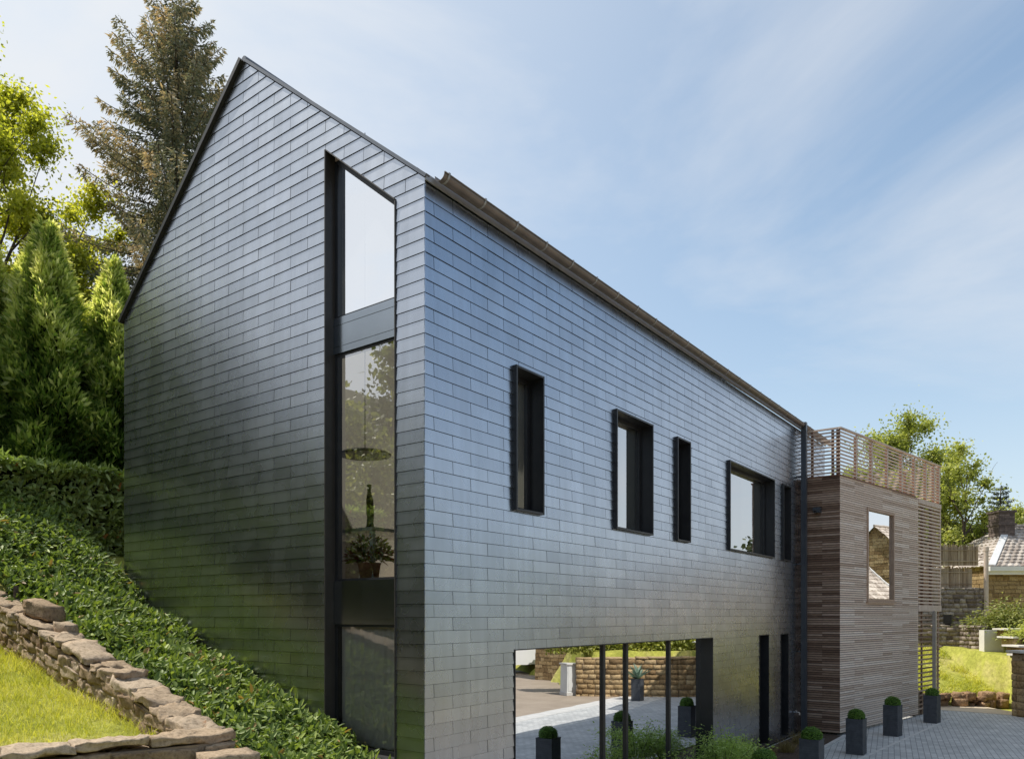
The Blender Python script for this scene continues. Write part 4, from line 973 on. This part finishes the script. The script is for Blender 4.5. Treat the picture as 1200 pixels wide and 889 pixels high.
n = 34000; wx = rng.uniform(-60, 58, n); wy = -50 - 8*rng.random(n) + 3*np.sin(wx*.2)  # unseen wood added as a dark backdrop for the front slates' reflection
hh = 12.5 + 1.8*np.sin(wx*.31) + 1.4*np.sin(wx*.83+1) + 1.0*np.sin(wx*1.9); wz = hh*rng.random(n)**.8
o = sprays('added_wood', np.stack([wx, wy, wz], 1), rvec(n), rvec(n), rng.uniform(.9, 1.9, n), rng.uniform(.6, 1.2, n), M['dark_leaf'])
tag(o, 'added dark wood far across the road, darkening the slate reflections', 'wood', None, 'stuff')

# ------------------------------------------------------------------ planters and box balls
def make_planter():
    root = empty('planter', (0, 0, 0)); w, h = .155, .69
    b = MB(); nr = 17
    for i in range(nr):
        z0 = h*i/nr; z1 = h*(i+1)/nr; e = .0035
        ring = [(w-e, z0), (w, z0+.006), (w, z1-.006), (w-e, z1)]
        for (wa, za), (wb, zb_) in zip(ring[:-1], ring[1:]):
            vs = [(-wa,-wa,za),(wa,-wa,za),(wa,wa,za),(-wa,wa,za),(-wb,-wb,zb_),(wb,-wb,zb_),(wb,wb,zb_),(-wb,wb,zb_)]
            b.add(vs, [(0,1,5,4),(1,2,6,5),(2,3,7,6),(3,0,4,7)], .5)
    b.build('pot', M['planter'], root)
    r = MB(); i_ = w-.022
    for x0, x1, y0, y1 in ((-w-.003, w+.003, -w-.003, -i_), (-w-.003, w+.003, i_, w+.003), (-w-.003, -i_, -i_, i_), (i_, w+.003, -i_, i_)): r.box(x0, x1, y0, y1, h-.012, h+.006)
    r.build('rim', M['planter'], root)
    s = MB(); s.box(-i_, i_, -i_, i_, h-.06, h-.03); s.build('soil', M['dark_soil'], root); return root
def make_ball(rad=.155):
    root = empty('boxwood_ball', (0, 0, 0))
    c = MB(); prof = [(rad*.86*math.sin(math.pi*k/10)+.001, -rad*.86*math.cos(math.pi*k/10)) for k in range(11)]; c.lathe(prof, (0, 0, 0), 16); c.build('dark_core', M['box_core'], root, True)  # dark core sphere added under the leaves for the ball's shaded inside
    n = 3200; d = rvec(n); rr = rad*(.84+.18*rng.random(n)); lump = 1+.05*np.sin(d[:, 0]*9)*np.sin(d[:, 1]*8+1)*np.sin(d[:, 2]*7)
    leaves('foliage', d*(rr*lump)[:, None], d*.6+rvec(n)*.9, d+rvec(n)*.6, rng.uniform(.016, .03, n), rng.uniform(.010, .016, n), M['box_leaf'], root, np.clip(rng.normal(.5, .22, n), 0, 1))
    return root
def copy_tree(o, parent=None):
    c = o.copy(); COL.objects.link(c)
    if parent is not None: c.parent = parent
    for ch in list(o.children): copy_tree(ch, c)
    return c
P_ = [(5.32, -1.62), (7.93, -1.58), (11.13, -1.60), (14.20, -1.73), (17.22, -2.12)]
pl = ['dark grey square planter in front of the ground floor window, nearest the camera', 'dark planter beside the mulch bed, cut by the bottom edge of the picture', 'dark grey square planter in front of the front corner of the timber annex', 'dark grey square planter in the middle of the timber front', 'dark grey square planter farthest away, beside the grass bank']
bl = ['clipped boxwood ball nearest the camera, at the bottom edge beside the leafy shrub', 'clipped boxwood ball in the planter at the edge of the mulch bed', 'clipped boxwood ball in the planter at the corner of the timber annex', 'clipped boxwood ball in the planter before the middle of the timber front', 'clipped boxwood ball in the farthest planter beside the grass bank']
pp, bp = make_planter(), make_ball()
for i, (x, y) in enumerate(P_):
    a = pp if i == 0 else copy_tree(pp); b = bp if i == 0 else copy_tree(bp)
    a.location = (x, y, .004); a.rotation_euler = (0, 0, math.radians(-2 - (i > 2)*7)); b.location = (x, y, .74); b.rotation_euler = (0, 0, i*1.3)
    k_ = (1, 1, .96, 1.02, .95)[i]; b.scale = (k_, k_, k_*(.93+.03*(i % 3)))
    tag(a, pl[i], 'planter', 'dark planters along the timber and slate front'); tag(b, bl[i], 'box ball', 'clipped boxwood balls in the planters')

# ------------------------------------------------------------------ shrubs
def shrub(name, loc, h, rad, nleaf, lsz, mat, label, seed=1, nst=16, cat='shrub', group=None, wr=.5, spread=.8):
    rs = random.Random(seed); lr = np.random.default_rng(seed); root = empty(name, loc, label, cat, group)
    mb = MB(); T = []
    for k in range(nst):
        a = rs.uniform(0, 6.28); q = rs.random()**.6*rad; hh = h*rs.uniform(.55, 1)*(1-.35*(q/rad)**2)
        pts = [(math.cos(a)*q*u*(.4+.6*u), math.sin(a)*q*u*(.4+.6*u), hh*u) for u in (0, .3, .6, .85, 1)]
        mb.tube(pts, [.009, .008, .006, .004, .002], 5, None, False)
        for j in range(9):
            u = rs.uniform(.35, 1.0)**.8; i = min(int(u*4), 3); b, c = Vector(pts[i]), Vector(pts[i+1]); T.append(list(b.lerp(c, u*4-i)) + [k])
    mb.build('stem', M['bark'], root)
    T = np.array(T); c = lr.integers(0, len(T), nleaf)
    off = lr.normal(0, 1, (nleaf, 3))*np.array([1, 1, .45])*rad*.20*spread/.8
    P = T[c, :3] + off; P[:, 2] = np.maximum(P[:, 2], .03)
    D = unit(off + lr.normal(0, .5, (nleaf, 3))*rad*.2 + np.array([0, 0, -.05*rad])); Nn = unit(lr.normal(0, .45, (nleaf, 3)) + np.array([0, 0, 1]))
    leaves('foliage', P, D, Nn, lsz*lr.uniform(.6, 1.25, nleaf), lsz*wr*lr.uniform(.7, 1.1, nleaf), mat, root, np.clip(.35 + .35*P[:, 2]/h + lr.normal(0, .2, nleaf), 0, 1)); return root
for i, (x, y, h, r, n, lb) in enumerate([(6.55, -.62, 1.02, .62, 3600, 'bushy bright green shrub in front of the right end of the wide window'), (7.45, -.58, .80, .45, 2000, 'lower green shrub at the right of the bright bushy one'),
        (5.25, -.50, .80, .40, 900, 'thin airy green shrub before the middle of the wide window'), (4.45, -.45, .78, .38, 800, 'airy green shrub before the left mullions of the wide window'), (3.3, -.5, .6, .35, 800, 'small airy shrub low before the left pane of the wide window')]):
    shrub('garden_shrub', (x, y, .02), h, r, n, .055, M['nandina_leaf'], lb, 11+i, 18, 'shrub', 'green shrubs in the bed under the wide window', .42)
for i, (x, y, lb) in enumerate([(9.3, -.45, 'tuft of dry straw-coloured grass below the first dark slot, nearer the shrubs'), (10.35, -.5, 'tuft of dry grass in the mulch below the dark slots'), (11.55, -.42, 'tuft of dry grass in the mulch nearest the downpipe')]):
    n = 320; a = rng.uniform(0, 6.28, n); q = rng.random(n)**.5*.14
    root = empty('grass_tuft', (x, y, .02), lb, 'grass tuft', 'dry grass tufts in the mulch bed')
    blades('blades', np.cos(a)*q, np.sin(a)*q, rng.uniform(.14, .38, n), rng.uniform(.004, .008, n), M['straw'], None, .45, None, root, np.zeros(n))

# ------------------------------------------------------------------ beyond the lane: walls, fence, cottage
def SP(s, t, z=0): return (CAMX+FD[0]*s+RD[0]*t, CAMY+FD[1]*s+RD[1]*t, z)
dry_wall('boundary_wall', [SP(28.2, 15.0)[:2], SP(28.2, 18.9)[:2]], lambda x, y: 1.9, lambda x, y: 3.70, .35, M['stone_grey'], 'tall grey rubble wall below the reed fence', .16, (.16, .42), 2, .02, True, 21)
dry_wall('boundary_wall', [SP(27.2, 15.6)[:2], SP(26.6, 17.1)[:2], SP(25.6, 17.2)[:2]], lambda x, y: 1.5, lambda x, y: 2.38, .35, M['stone_grey'], 'low crumbling stone wall at the top of the grass bank', .15, (.16, .4), 2, .02, True, 22)
for sgn, (t0, t1, z0, z1, lb, gp) in enumerate([(15.0, 18.75, 4.55, 5.30, 'upper pale reed screen on the rubble wall', None), (15.0, 16.7, 3.72, 4.58, 'brown reed panel on the rubble wall left of the gap', None), (17.0, 18.6, 3.72, 4.5, 'brown reed panel on the rubble wall left of the drainpipe', None)]):
    mb = MB(); t = t0
    while t < t1:
        w_ = random.uniform(.02, .045); zt_ = z1 + random.uniform(-.08, .06) - (.12 if random.random() < .08 else 0)
        mb.obox(SP(28.25 + sgn*.07, t, z0), Vector(SP(0, w_*.9)) - Vector(SP(0, 0)), Vector(SP(random.uniform(.01, .02), 0))-Vector(SP(0, 0)), (0, 0, zt_-z0)); t += w_
    mb.obox(SP(28.22+sgn*.07, t0, z0+.15), Vector(SP(0, t1-t0))-Vector(SP(0, 0)), Vector(SP(.02, 0))-Vector(SP(0, 0)), (0, 0, .03)); mb.obox(SP(28.22+sgn*.07, t0, z1-.2), Vector(SP(0, t1-t0))-Vector(SP(0, 0)), Vector(SP(.02, 0))-Vector(SP(0, 0)), (0, 0, .03))
    tag(mb.build('reed_fence', M['reed']), lb, 'fence')
p = MB(); a = SP(27.95, 18.85); p.tube([(a[0], a[1], 2.2), (a[0], a[1], 5.05)], .075, 10); p.tube([(a[0], a[1], 5.05), (a[0], a[1], 5.2)], .09, 10); tag(p.build('pale_post', M['rail_grey']), 'tall pale post standing at the left corner of the cottage', 'post')
p = MB(); a = SP(26.75, 16.72); pk = empty('floodlight', (a[0], a[1], 2.40), 'small black boxed lamp standing on the low wall beyond the balcony post', 'lamp')
b = MB(); b.box(-.17, .17, -.12, .12, .05, .36); b.build('housing', M['black_plastic'], pk); b = MB(); b.box(-.08, .08, -.08, .08, -.03, .05); b.build('foot', M['black_plastic'], pk)
# white rendered wall, steps, pillar
U = Vector(SP(0, 1))-Vector(SP(0, 0)); F3 = Vector(SP(1, 0))-Vector(SP(0, 0))
w = MB(); w.obox(SP(25.0, 16.8, 1.2), U*.62, F3*.25, (0, 0, 1.06)); tag(w.build('rendered_wall', M['render_white']), 'small bright white rendered wall beside the garden steps', 'wall')
stp = empty('garden_steps', SP(24, 17.0, 1.4), 'stone garden steps with pale treads rising behind the end pillar', 'steps'); 
for i in range(4):
    b = MB(); 
    for j in range(3): stone_block(b, Vector(SP(22.6+i*.62, 16.35+.28*j+i*.28, 1.45+i*.24))-Vector(SP(24, 17.0, 1.4))+Vector((0, 0, 0)), U*.16, F3*.3, (0, 0, .10), 2, .012, i*3+j)
    b.build('riser', M['stone_tan'], stp, True)
    b = MB(); b.obox(Vector(SP(22.22+i*.62, 16.08+i*.28, 1.56+i*.24))-Vector(SP(24, 17.0, 1.4)), U*1.0, F3*.72, (0, 0, .05)); b.build('tread', M['render_white'], stp)
dry_wall('garden_wall', [SP(21.0, 15.0)[:2], SP(20.9, 17.8)[:2]], lambda x, y: .0, lambda x, y: 1.72, .40, M['stone_tan'], 'tan coursed stone end wall at the right edge of the picture', .19, (.25, .6), 3, .012, False, 31)
b = MB(); b.obox(SP(20.74, 14.90, 1.725), U*2.9, F3*.55, (0, 0, .06)); tag(b.build('coping_slab', M['kerb']), 'pale coping slab on top of the tan end wall', 'slab')
dry_wall('garden_wall', [SP(20.6, 15.55)[:2], SP(19.4, 15.7)[:2], SP(16.2, 16.75)[:2]], lambda x, y: .0, lambda x, y: 1.3, .38, M['stone_tan'], 'tan retaining wall along the lane, mirrored in the wide window', .17, (.2, .5), 2, .016, True, 32)
shrub('round_shrub', SP(25.6, 18.1, 1.75), 1.5, 1.05, 5200, .11, M['shrub_leaf'], 'large pale green shrub at the right edge above the garden steps', 41, 26, 'shrub', None, .6, 1.2)
shrub('round_shrub', SP(23.6, 17.2, 1.7), .95, .5, 1800, .09, M['oak_leaf'], 'small dark green bush between the steps and the tan end wall', 43, 16, 'shrub', None, .6, 1.2)
shrub('round_shrub', SP(23.3, 17.9, 1.6), 1.0, .7, 2200, .10, M['shrub_leaf'], 'yellow-green shrub low at the right edge behind the tan end wall', 47, 18, 'shrub', None, .6, 1.2)
hd = empty('privet_hedge', SP(18, 18), 'bright privet hedge on top of the retaining wall, mirrored in the wide window', 'hedge')
n = 9000; s_ = rng.uniform(15.5, 20.7, n); t_ = 16.9 + .35*(18.2-s_)*.3 + rng.uniform(0, .8, n); z_ = 1.4 + 1.0*rng.random(n)**.7
leaves('foliage', np.stack([CAMX+FD[0]*s_+RD[0]*t_, CAMY+FD[1]*s_+RD[1]*t_, z_], 1)-np.array(SP(18, 18)), rvec(n), rvec(n)*.6+np.array([0, 0, .6]), rng.uniform(.1, .18, n), rng.uniform(.05, .09, n), M['oak_leaf'], hd)

def tiled_slope(mb, a, b, c, d, rows, tw):
    """tiles between eave a-b and ridge d-c"""
    a, b, c, d = map(Vector, (a, b, c, d)); nrm = (b-a).cross(d-a).normalized(); nrm = nrm if nrm.z > 0 else -nrm
    for i in range(rows):
        t0, t1 = i/rows, (i+1)/rows; e0, e1 = a.lerp(d, t0), b.lerp(c, t0); f0, f1 = a.lerp(d, t1), b.lerp(c, t1)
        cols = max(1, int((e1-e0).length/tw))
        for j in range(cols):
            u0, u1 = j/cols, (j+1)/cols; p0, p1, q0, q1 = e0.lerp(e1, u0), e0.lerp(e1, u1), f0.lerp(f1, u0), f0.lerp(f1, u1); up = nrm*.045; m0 = (p0+p1)/2; m1 = (q0+q1)/2
            mb.add([p0+up*.6, m0+up*1.5, p1+up*.6, q1+up*.2, m1+up*.7, q0+up*.2, p0, p1], [(0, 1, 4, 5), (1, 2, 3, 4), (6, 7, 2, 1, 0)])
def stone_house(name, o, u, f, lu, lf, eave, ridge, label, hip=False, openings=(), chim=None, stone='stone_tan', tiles=True, base=0.):
    """o corner, u along the eaves (front), f depth"""
    o = Vector(o); u = Vector(u).normalized(); f = Vector(f).normalized(); root = empty(name, (0, 0, 0), label, 'house')
    mb = MB(); TFc = lambda a, z, d: tuple(o + u*a - f*d + Vector((0, 0, z)))
    rs = random.Random(hash(name) % 97)
    def face(T, L, H, holes=(), gable=None):
        z = base
        while z < (gable or H):
            ch = rs.uniform(.13, .2); x = -rs.random()*.3
            while x < L:
                l = rs.uniform(.18, .5); q = [(max(x, 0)+.008, z+.008), (min(x+l, L)-.008, z+.008), (min(x+l, L)-.008, z+ch-.008), (max(x, 0)+.008, z+ch-.008)]; x += l
                if q[1][0]-q[0][0] < .03: continue
                if gable: q = inter(q, [(0, base), (L, base), (L, H), (L/2, gable), (0, H)])
                elif z+ch > H: q = inter(q, rect(0, L, base, H))
                if q:
                    rr = rs.random()
                    for pc in pieces(q, holes): plate(mb, pc, T, -.05, rs.uniform(0, .025), rr)
            z += ch
    holes = [rect(*h[:4]) for h in openings]
    face(TFc, lu, eave, holes)
    face(lambda a, z, d: tuple(o + f*(lf-a) - u*d + Vector((0, 0, z))), lf, eave, (), None if hip else ridge)
    face(lambda a, z, d: tuple(o + u*lu + f*a + u*d + Vector((0, 0, z))), lf, eave, (), None if hip else ridge)
    wl = mb.build('wall', M[stone], root, False)
    c = MB(); g = MB()
    for pc in pieces(rect(.0, lu, base-.3, eave), holes): plate(c, pc, TFc, -.3, -.03)
    plate(c, ([(0, base-.3), (lf, base-.3), (lf, eave)] + ([] if hip else [(lf/2, ridge)]) + [(0, eave)]), lambda a, z, d: tuple(o + f*a - u*d + Vector((0, 0, z))), -.3, -.03)
    plate(c, ([(0, base-.3), (lf, base-.3), (lf, eave)] + ([] if hip else [(lf/2, ridge)]) + [(0, eave)]), lambda a, z, d: tuple(o + u*lu + f*a + u*d + Vector((0, 0, z))), -.3, -.03)
    plate(c, rect(.3, lu-.3, base-.3, eave), lambda a, z, d: tuple(o + u*a + f*lf - f*d*-1 + Vector((0, 0, z))), -.3, 0)
    c.build('mortar', M['mortar'], wl)
    for a0, a1, z0, z1, kind in openings:
        p = MB(); plate(p, rect(a0, a1, z0, z1), TFc, -.18, -.13); p_ = p.build(kind, M['door_wood'] if kind == 'door' else M['dark_glass'], root)
        fr = MB()
        for q in (rect(a0, a0+.07, z0, z1), rect(a1-.07, a1, z0, z1), rect(a0+.07, a1-.07, z1-.07, z1), rect(a0+.07, a1-.07, z0, z0+.05)): plate(fr, q, TFc, -.125, -.08)
        fr.build('frame', M['white_paint'] if kind == 'window' else M['door_wood'], p_)
    t = MB(); ov = .25; hi = lf/2 if hip else 0
    E0, E1 = o - f*ov - u*(ov*.6) + Vector((0, 0, eave-.02)), o + u*(lu+ov*.6) - f*ov + Vector((0, 0, eave-.02)); R0, R1 = o + f*lf/2 + u*hi*.95 + Vector((0, 0, ridge)), o + f*lf/2 + u*(lu-hi*.95) + Vector((0, 0, ridge))
    if not hip: R0 -= u*(ov*.6); R1 += u*(ov*.6)
    B0, B1 = o + f*(lf+ov) - u*(ov*.6) + Vector((0, 0, eave-.02)), o + u*(lu+ov*.6) + f*(lf+ov) + Vector((0, 0, eave-.02))
    rows = max(6, int(math.hypot(lf/2, ridge-eave)/.24))
    tiled_slope(t, E0, E1, R1, R0, rows, .24); tiled_slope(t, B1, B0, R0, R1, rows, .24)
    if hip: tiled_slope(t, B0, E0, R0, R0+Vector((0, 0, 0)), rows, .24); tiled_slope(t, E1, B1, R1, R1, rows, .24)
    rf = t.build('roof', M['tile'], root)
    r = MB(); r.tube([R0+Vector((0, 0, .05)), R1+Vector((0, 0, .05))], .07, 8)
    r.build('ridge_tile', M['tile'], rf)
    vg = MB()
    if hip: vg.obox(E0+Vector((0, 0, .02)), R0-E0, u*.28, (0, 0, .06)); 
    else:
        vg.obox(E0-u*.04+Vector((0, 0, -.08)), R0-E0, u*.06, (0, 0, .2)); vg.obox(B0-u*.04+Vector((0, 0, -.08)), R0-B0, u*.06, (0, 0, .2))
    vg.build('verge', M['white_paint'], rf)
    gt = MB(); gt.obox(E0 - f*.12 + Vector((0, 0, -.17)), E1-E0, f*.14, (0, 0, .17)); gt.obox(E0 - f*.02 + Vector((0, 0, -.30)), E1-E0, f*.1, (0, 0, .13)); gt.build('gutter', M['white_paint'], rf)
    if chim:
        a, dd, z0, z1, w = chim; p = o + u*a + f*dd; ch = MB(); z = z0; i = 0
        while z < z1:
            for k in range(3):
                ch.obox(p + Vector((0, 0, z)) + u*(w*k/3+.004) - f*.02, u*(w/3-.008), f*.04, (0, 0, .066)); ch.obox(p + Vector((0, 0, z)) + f*(w*k/3+.004) - u*.02, f*(w/3-.008), u*.04, (0, 0, .066))
            z += .075
        ch.obox(p+Vector((0, 0, z0-.3)), u*w, f*w, (0, 0, z1-z0+.3), .1)
        ch.obox(p+Vector((0, 0, z1-.5))-u*.05-f*.05, u*(w+.1), f*(w+.1), (0, 0, .09), .3)
        ch.obox(p+Vector((0, 0, z1+.02))-u*.06-f*.06, u*(w+.12), f*(w+.12), (0, 0, .08), .25)
        cm = ch.build('chimney', M['chimney'], rf)
        ld = MB(); ld.obox(p+Vector((0, 0, z0-.35))-u*.03-f*.03, u*(w+.5), f*(w+.06), (0, 0, .45)); ld.build('flashing', M['pipe'], cm)
    return root
co = Vector(SP(29.2, 19.75, 0)); 
stone_house('stone_cottage', co, U, F3, 6.0, 5.2, 4.58, 6.35, 'low stone cottage with pale tiled roof and dark chimney at the right edge', True, [(3.2, 4.1, 2.6, 3.9, 'window')], (1.75, 1.9, 5.3, 6.85, .62), 'stone_tan', True, 1.9)
# house across the lane, seen only as a reflection
stone_house('stone_house', (32.0, -9.0, 0), (-1, 0, 0), (0, -1, 0), 10, 3.8, 2.9, 4.9, 'stone house across the lane mirrored in the annex window', False, [(8.3, 9.3, .05, 2.1, 'door'), (5.2, 6.6, .9, 2.1, 'window'), (2.2, 3.4, .9, 2.1, 'window')], (2.2, 1.6, 4.2, 5.9, .6), 'stone_tan')
stone_house('stone_house', (46.0, -9.8, 0), (-1, 0, 0), (0, -1, 0), 9.0, 7.0, 4.0, 7.4, 'taller gabled stone house behind the lower one, mirrored in the annex window', False, [(2.2, 3.2, 1.4, 2.7, 'window')], None, 'stone_tan')

# utility cabinet, potted agave and delivery van across the forecourt (mirrored in the wide window)
cb = empty('utility_cabinet', (17.45, -8.35, 0), 'pale grey utility cabinet by the retaining wall, mirrored in the wide window', 'cabinet', None, math.radians(25))
b = MB(); b.box(-.3, .3, -.2, .2, .1, 1.05); b.build('body', M['cabinet'], cb); b = MB(); b.box(-.34, .34, -.24, .24, 1.05, 1.10); b.box(-.32, .32, -.22, .22, 0, .1); b.build('lid', M['kerb'], cb)
b = MB(); b.box(-.26, -.01, .202, .21, .16, 1.0); b.box(.01, .26, .202, .21, .16, 1.0); b.build('door', M['cabinet'], cb)
ag = copy_tree(pp); ag.location = (17.2, -5.75, .004); tag(ag, 'dark grey planter holding the agave across the forecourt, mirrored in the window', 'planter', 'dark planters along the timber and slate front')
n = 26; a = rng.uniform(0, 6.28, n); el = rng.uniform(.5, 1.35, n); ax_ = empty('agave', (17.2, -5.75, .67), 'spiky grey-green agave in the planter across the forecourt', 'plant')
leaves('foliage', np.zeros((n, 3)), np.stack([np.cos(a)*np.cos(el), np.sin(a)*np.cos(el), np.sin(el)], 1), np.stack([-np.cos(a)*np.sin(el), -np.sin(a)*np.sin(el), np.cos(el)], 1), rng.uniform(.4, .62, n), rng.uniform(.07, .1, n), M['agave_leaf'], ax_)
van = empty('delivery_van', (24.6, -15.6, 0), 'white delivery van parked down the road, mirrored in the wide window', 'van', None, math.radians(200))
prof = [(-2.4, .45), (2.3, .45), (2.45, .75), (2.4, 1.0), (1.55, 1.25), (.95, 2.15), (.7, 2.25), (-2.35, 2.3), (-2.45, 2.1)]
b = MB(); plate(b, prof, lambda u, v, d: (u, d, v), -.95, .95); b.build('body', M['van_paint'], van)
b = MB(); b.add([(1.52, -.8, 1.30), (1.52, .8, 1.30), (1.00, .75, 2.1), (1.00, -.75, 2.1)], [(0, 1, 2, 3)]); b.v = [(x+.03, y, z+.02) for x, y, z in b.v]; b.build('windscreen', M['dark_glass'], van)
for sg in (-1, 1):
    b = MB(); q = [(.35, sg*.955, 1.35), (1.40, sg*.955, 1.35), (.95, sg*.955, 2.0), (.35, sg*.955, 2.0)]; b.add(q, [(0, 1, 2, 3)]); b.build('side_window', M['dark_glass'], van)
    b = MB(); b.box(-2.47, -2.43, sg*.8-.08, sg*.8+.08, .8, 1.3); b.build('tail_light', M['red_light'], van)
    b = MB(); b.box(2.36, 2.44, sg*.7-.14, sg*.7+.14, .80, .97); b.build('headlight', M['steel'], van)
    for xx in (-1.6, 1.55):
        t = MB(); t.tube([(xx, sg*.72, .34), (xx, sg*.96, .34)], .34, 18); wh = t.build('wheel', M['rubber'], van); t = MB(); t.tube([(xx, sg*.955, .34), (xx, sg*.975, .34)], .2, 14); t.build('rim', M['steel'], wh)
b = MB(); b.box(-2.52, -2.4, -.9, .9, .42, .62); b.build('bumper', M['black_plastic'], van)

# ------------------------------------------------------------------ inside the gable room
lp = empty('pendant_lamp', (1.25, 2.12, 5.03), 'flat dark disc pendant lamp hanging inside behind the gable window', 'lamp')
b = MB(); b.lathe([(.001, .04), (.30, .04), (.34, .015), (.33, 0), (.001, .0)], (0, 0, -.24), 28); b.build('disc_shade', M['lamp_disc'], lp); b = MB(); b.tube([(0, 0, -.2), (0, 0, 3.9)], .006, 6); b.build('cord', M['black_plastic'], lp)
tb = empty('side_table', (.92, 1.75, 3.0), 'pale table standing inside behind the gable window', 'table')
b = MB(); b.box(-.5, .5, -.6, .6, .70, .74); b.build('tabletop', M['table_top'], tb)
for sx in (-.45, .45):
    for sy in (-.55, .55): b = MB(); b.box(sx-.025, sx+.025, sy-.025, sy+.025, 0, .70); b.build('leg', M['table_top'], tb)
sf = empty('figurine', (.95, 1.72, 3.74), 'dark slender abstract figurine standing on the pale table behind the glass', 'figurine')
b = MB(); b.tube([(0, -.05, 0), (0, -.02, .12), (0, 0, .25), (0, .01, .42), (0, .02, .52), (0, .02, .60)], [.022, .028, .05, .045, .022, .03], 10); b.tube([(0, .07, 0), (0, .03, .12), (0, .0, .25)], [.02, .025, .04], 10); b.build('body', M['statue'], sf, True)
pt = empty('potted_plant', (.50, 1.28, 3.12), 'potted plant with red and yellow-green leaves behind the gable window', 'plant')
b = MB(); b.lathe([(.001, 0), (.10, 0), (.13, .2), (.14, .22), (.12, .22), (.115, .19), (.001, .19)], (0, 0, 0), 20); b.build('pot', M['terracotta'], pt, True)
n = 420; d = rvec(n); d[:, 2] = np.abs(d[:, 2]); leaves('foliage', d*np.array([.22, .30, .26])*rng.random((n, 1))**.5 + np.array([0, 0, .24]), d+rvec(n)*.5, rvec(n)+np.array([0, 0, 1]), rng.uniform(.05, .11, n), rng.uniform(.025, .045, n), M['red_leaf'], pt)

# ------------------------------------------------------------------ light, sky, camera
SUNV = Vector((-.18, .66, 1.0)).normalized()
elev = math.asin(SUNV.z); azim = math.atan2(SUNV.x, SUNV.y)
w = bpy.data.worlds.new('World'); SC.world = w; w.use_nodes = True
nt = w.node_tree; nt.nodes.clear(); out = nt.nodes.new('ShaderNodeOutputWorld')
sky = N(nt, 'ShaderNodeTexSky', sky_type='NISHITA'); sky.sun_disc = False; sky.sun_elevation = elev; sky.sun_rotation = azim
sky.air_density = 1.0; sky.dust_density = 1.6; sky.ozone_density = 1.3; sky.altitude = 200
tc = N(nt, 'ShaderNodeTexCoord'); mp = N(nt, 'ShaderNodeMapping'); mp.inputs['Scale'].default_value = (1.0, 1.0, 2.6); mp.inputs['Rotation'].default_value = (.2, .35, .5)
nt.links.new(tc.outputs['Generated'], mp.inputs['Vector'])
nz = noise(nt, 1.6, 7, .58, mp.outputs[0], .6)
cf = ramp(nt, [(.42, (0, 0, 0)), (.70, (1, 1, 1))], nz)
def mth(op, a, b=None, clamp=False):
    m = N(nt, 'ShaderNodeMath', operation=op); m.use_clamp = clamp
    for k_, v_ in ((0, a), (1, b)):
        if v_ is None: continue
        if hasattr(v_, 'links'): nt.links.new(v_, m.inputs[k_])
        else: m.inputs[k_].default_value = v_
    return m.outputs[0]
vd = N(nt, 'ShaderNodeVectorMath', operation='DOT_PRODUCT'); nt.links.new(tc.outputs['Generated'], vd.inputs[0]); vd.inputs[1].default_value = SUNV
glow = mth('POWER', mth('MAXIMUM', vd.outputs['Value'], 0.0), 2.3)
sx = N(nt, 'ShaderNodeSeparateXYZ'); nt.links.new(tc.outputs['Generated'], sx.inputs[0])
hzn = mth('POWER', mth('SUBTRACT', 1.0, mth('ABSOLUTE', sx.outputs[2])), 3.6)
hf = mth('ADD', mth('ADD', mth('MULTIPLY', glow, 1.1), mth('MULTIPLY', hzn, .85)), mth('MULTIPLY', cf, .36))
hf = mth('MINIMUM', mth('ADD', hf, .05), .93)
skb = mixc(nt, sky.outputs[0], (.86, 1.16, 1.20), 1, 'MULTIPLY')
skc = mixc(nt, skb, (5.7, 5.85, 6.05), hf)
bg = N(nt, 'ShaderNodeBackground'); bg.inputs['Strength'].default_value = .15
nt.links.new(skc, bg.inputs[0]); nt.links.new(bg.outputs[0], out.inputs[0])
sl = bpy.data.lights.new('sun', 'SUN'); sl.energy = 5.0; sl.angle = math.radians(.53); sl.color = (1, .94, .84)
so = bpy.data.objects.new('sun', sl); COL.objects.link(so); so.rotation_euler = SUNV.to_track_quat('Z', 'Y').to_euler(); so.location = (0, 20, 30)
cam = bpy.data.cameras.new('camera'); cam.lens = 27.206; cam.sensor_width = 36; cam.sensor_fit = 'HORIZONTAL'
cam.shift_x = .04663; cam.shift_y = .2297; cam.clip_start = .05; cam.clip_end = 3000
co_ = bpy.data.objects.new('camera', cam); COL.objects.link(co_); co_.location = (CAMX, CAMY, EYE)
co_.rotation_euler = (math.radians(90), 0, math.atan2(FD[1], FD[0]) - math.pi/2)
SC.camera = co_
SC.view_settings.view_transform = 'Standard'; SC.view_settings.look = 'None'; SC.view_settings.exposure = 0; SC.view_settings.gamma = 1
SC.cycles.max_bounces = 8; SC.cycles.transparent_max_bounces = 12; SC.cycles.glossy_bounces = 5; SC.cycles.sample_clamp_indirect = 3
SC.cycles.use_denoising = True; SC.cycles.caustics_reflective = False; SC.cycles.caustics_refractive = False
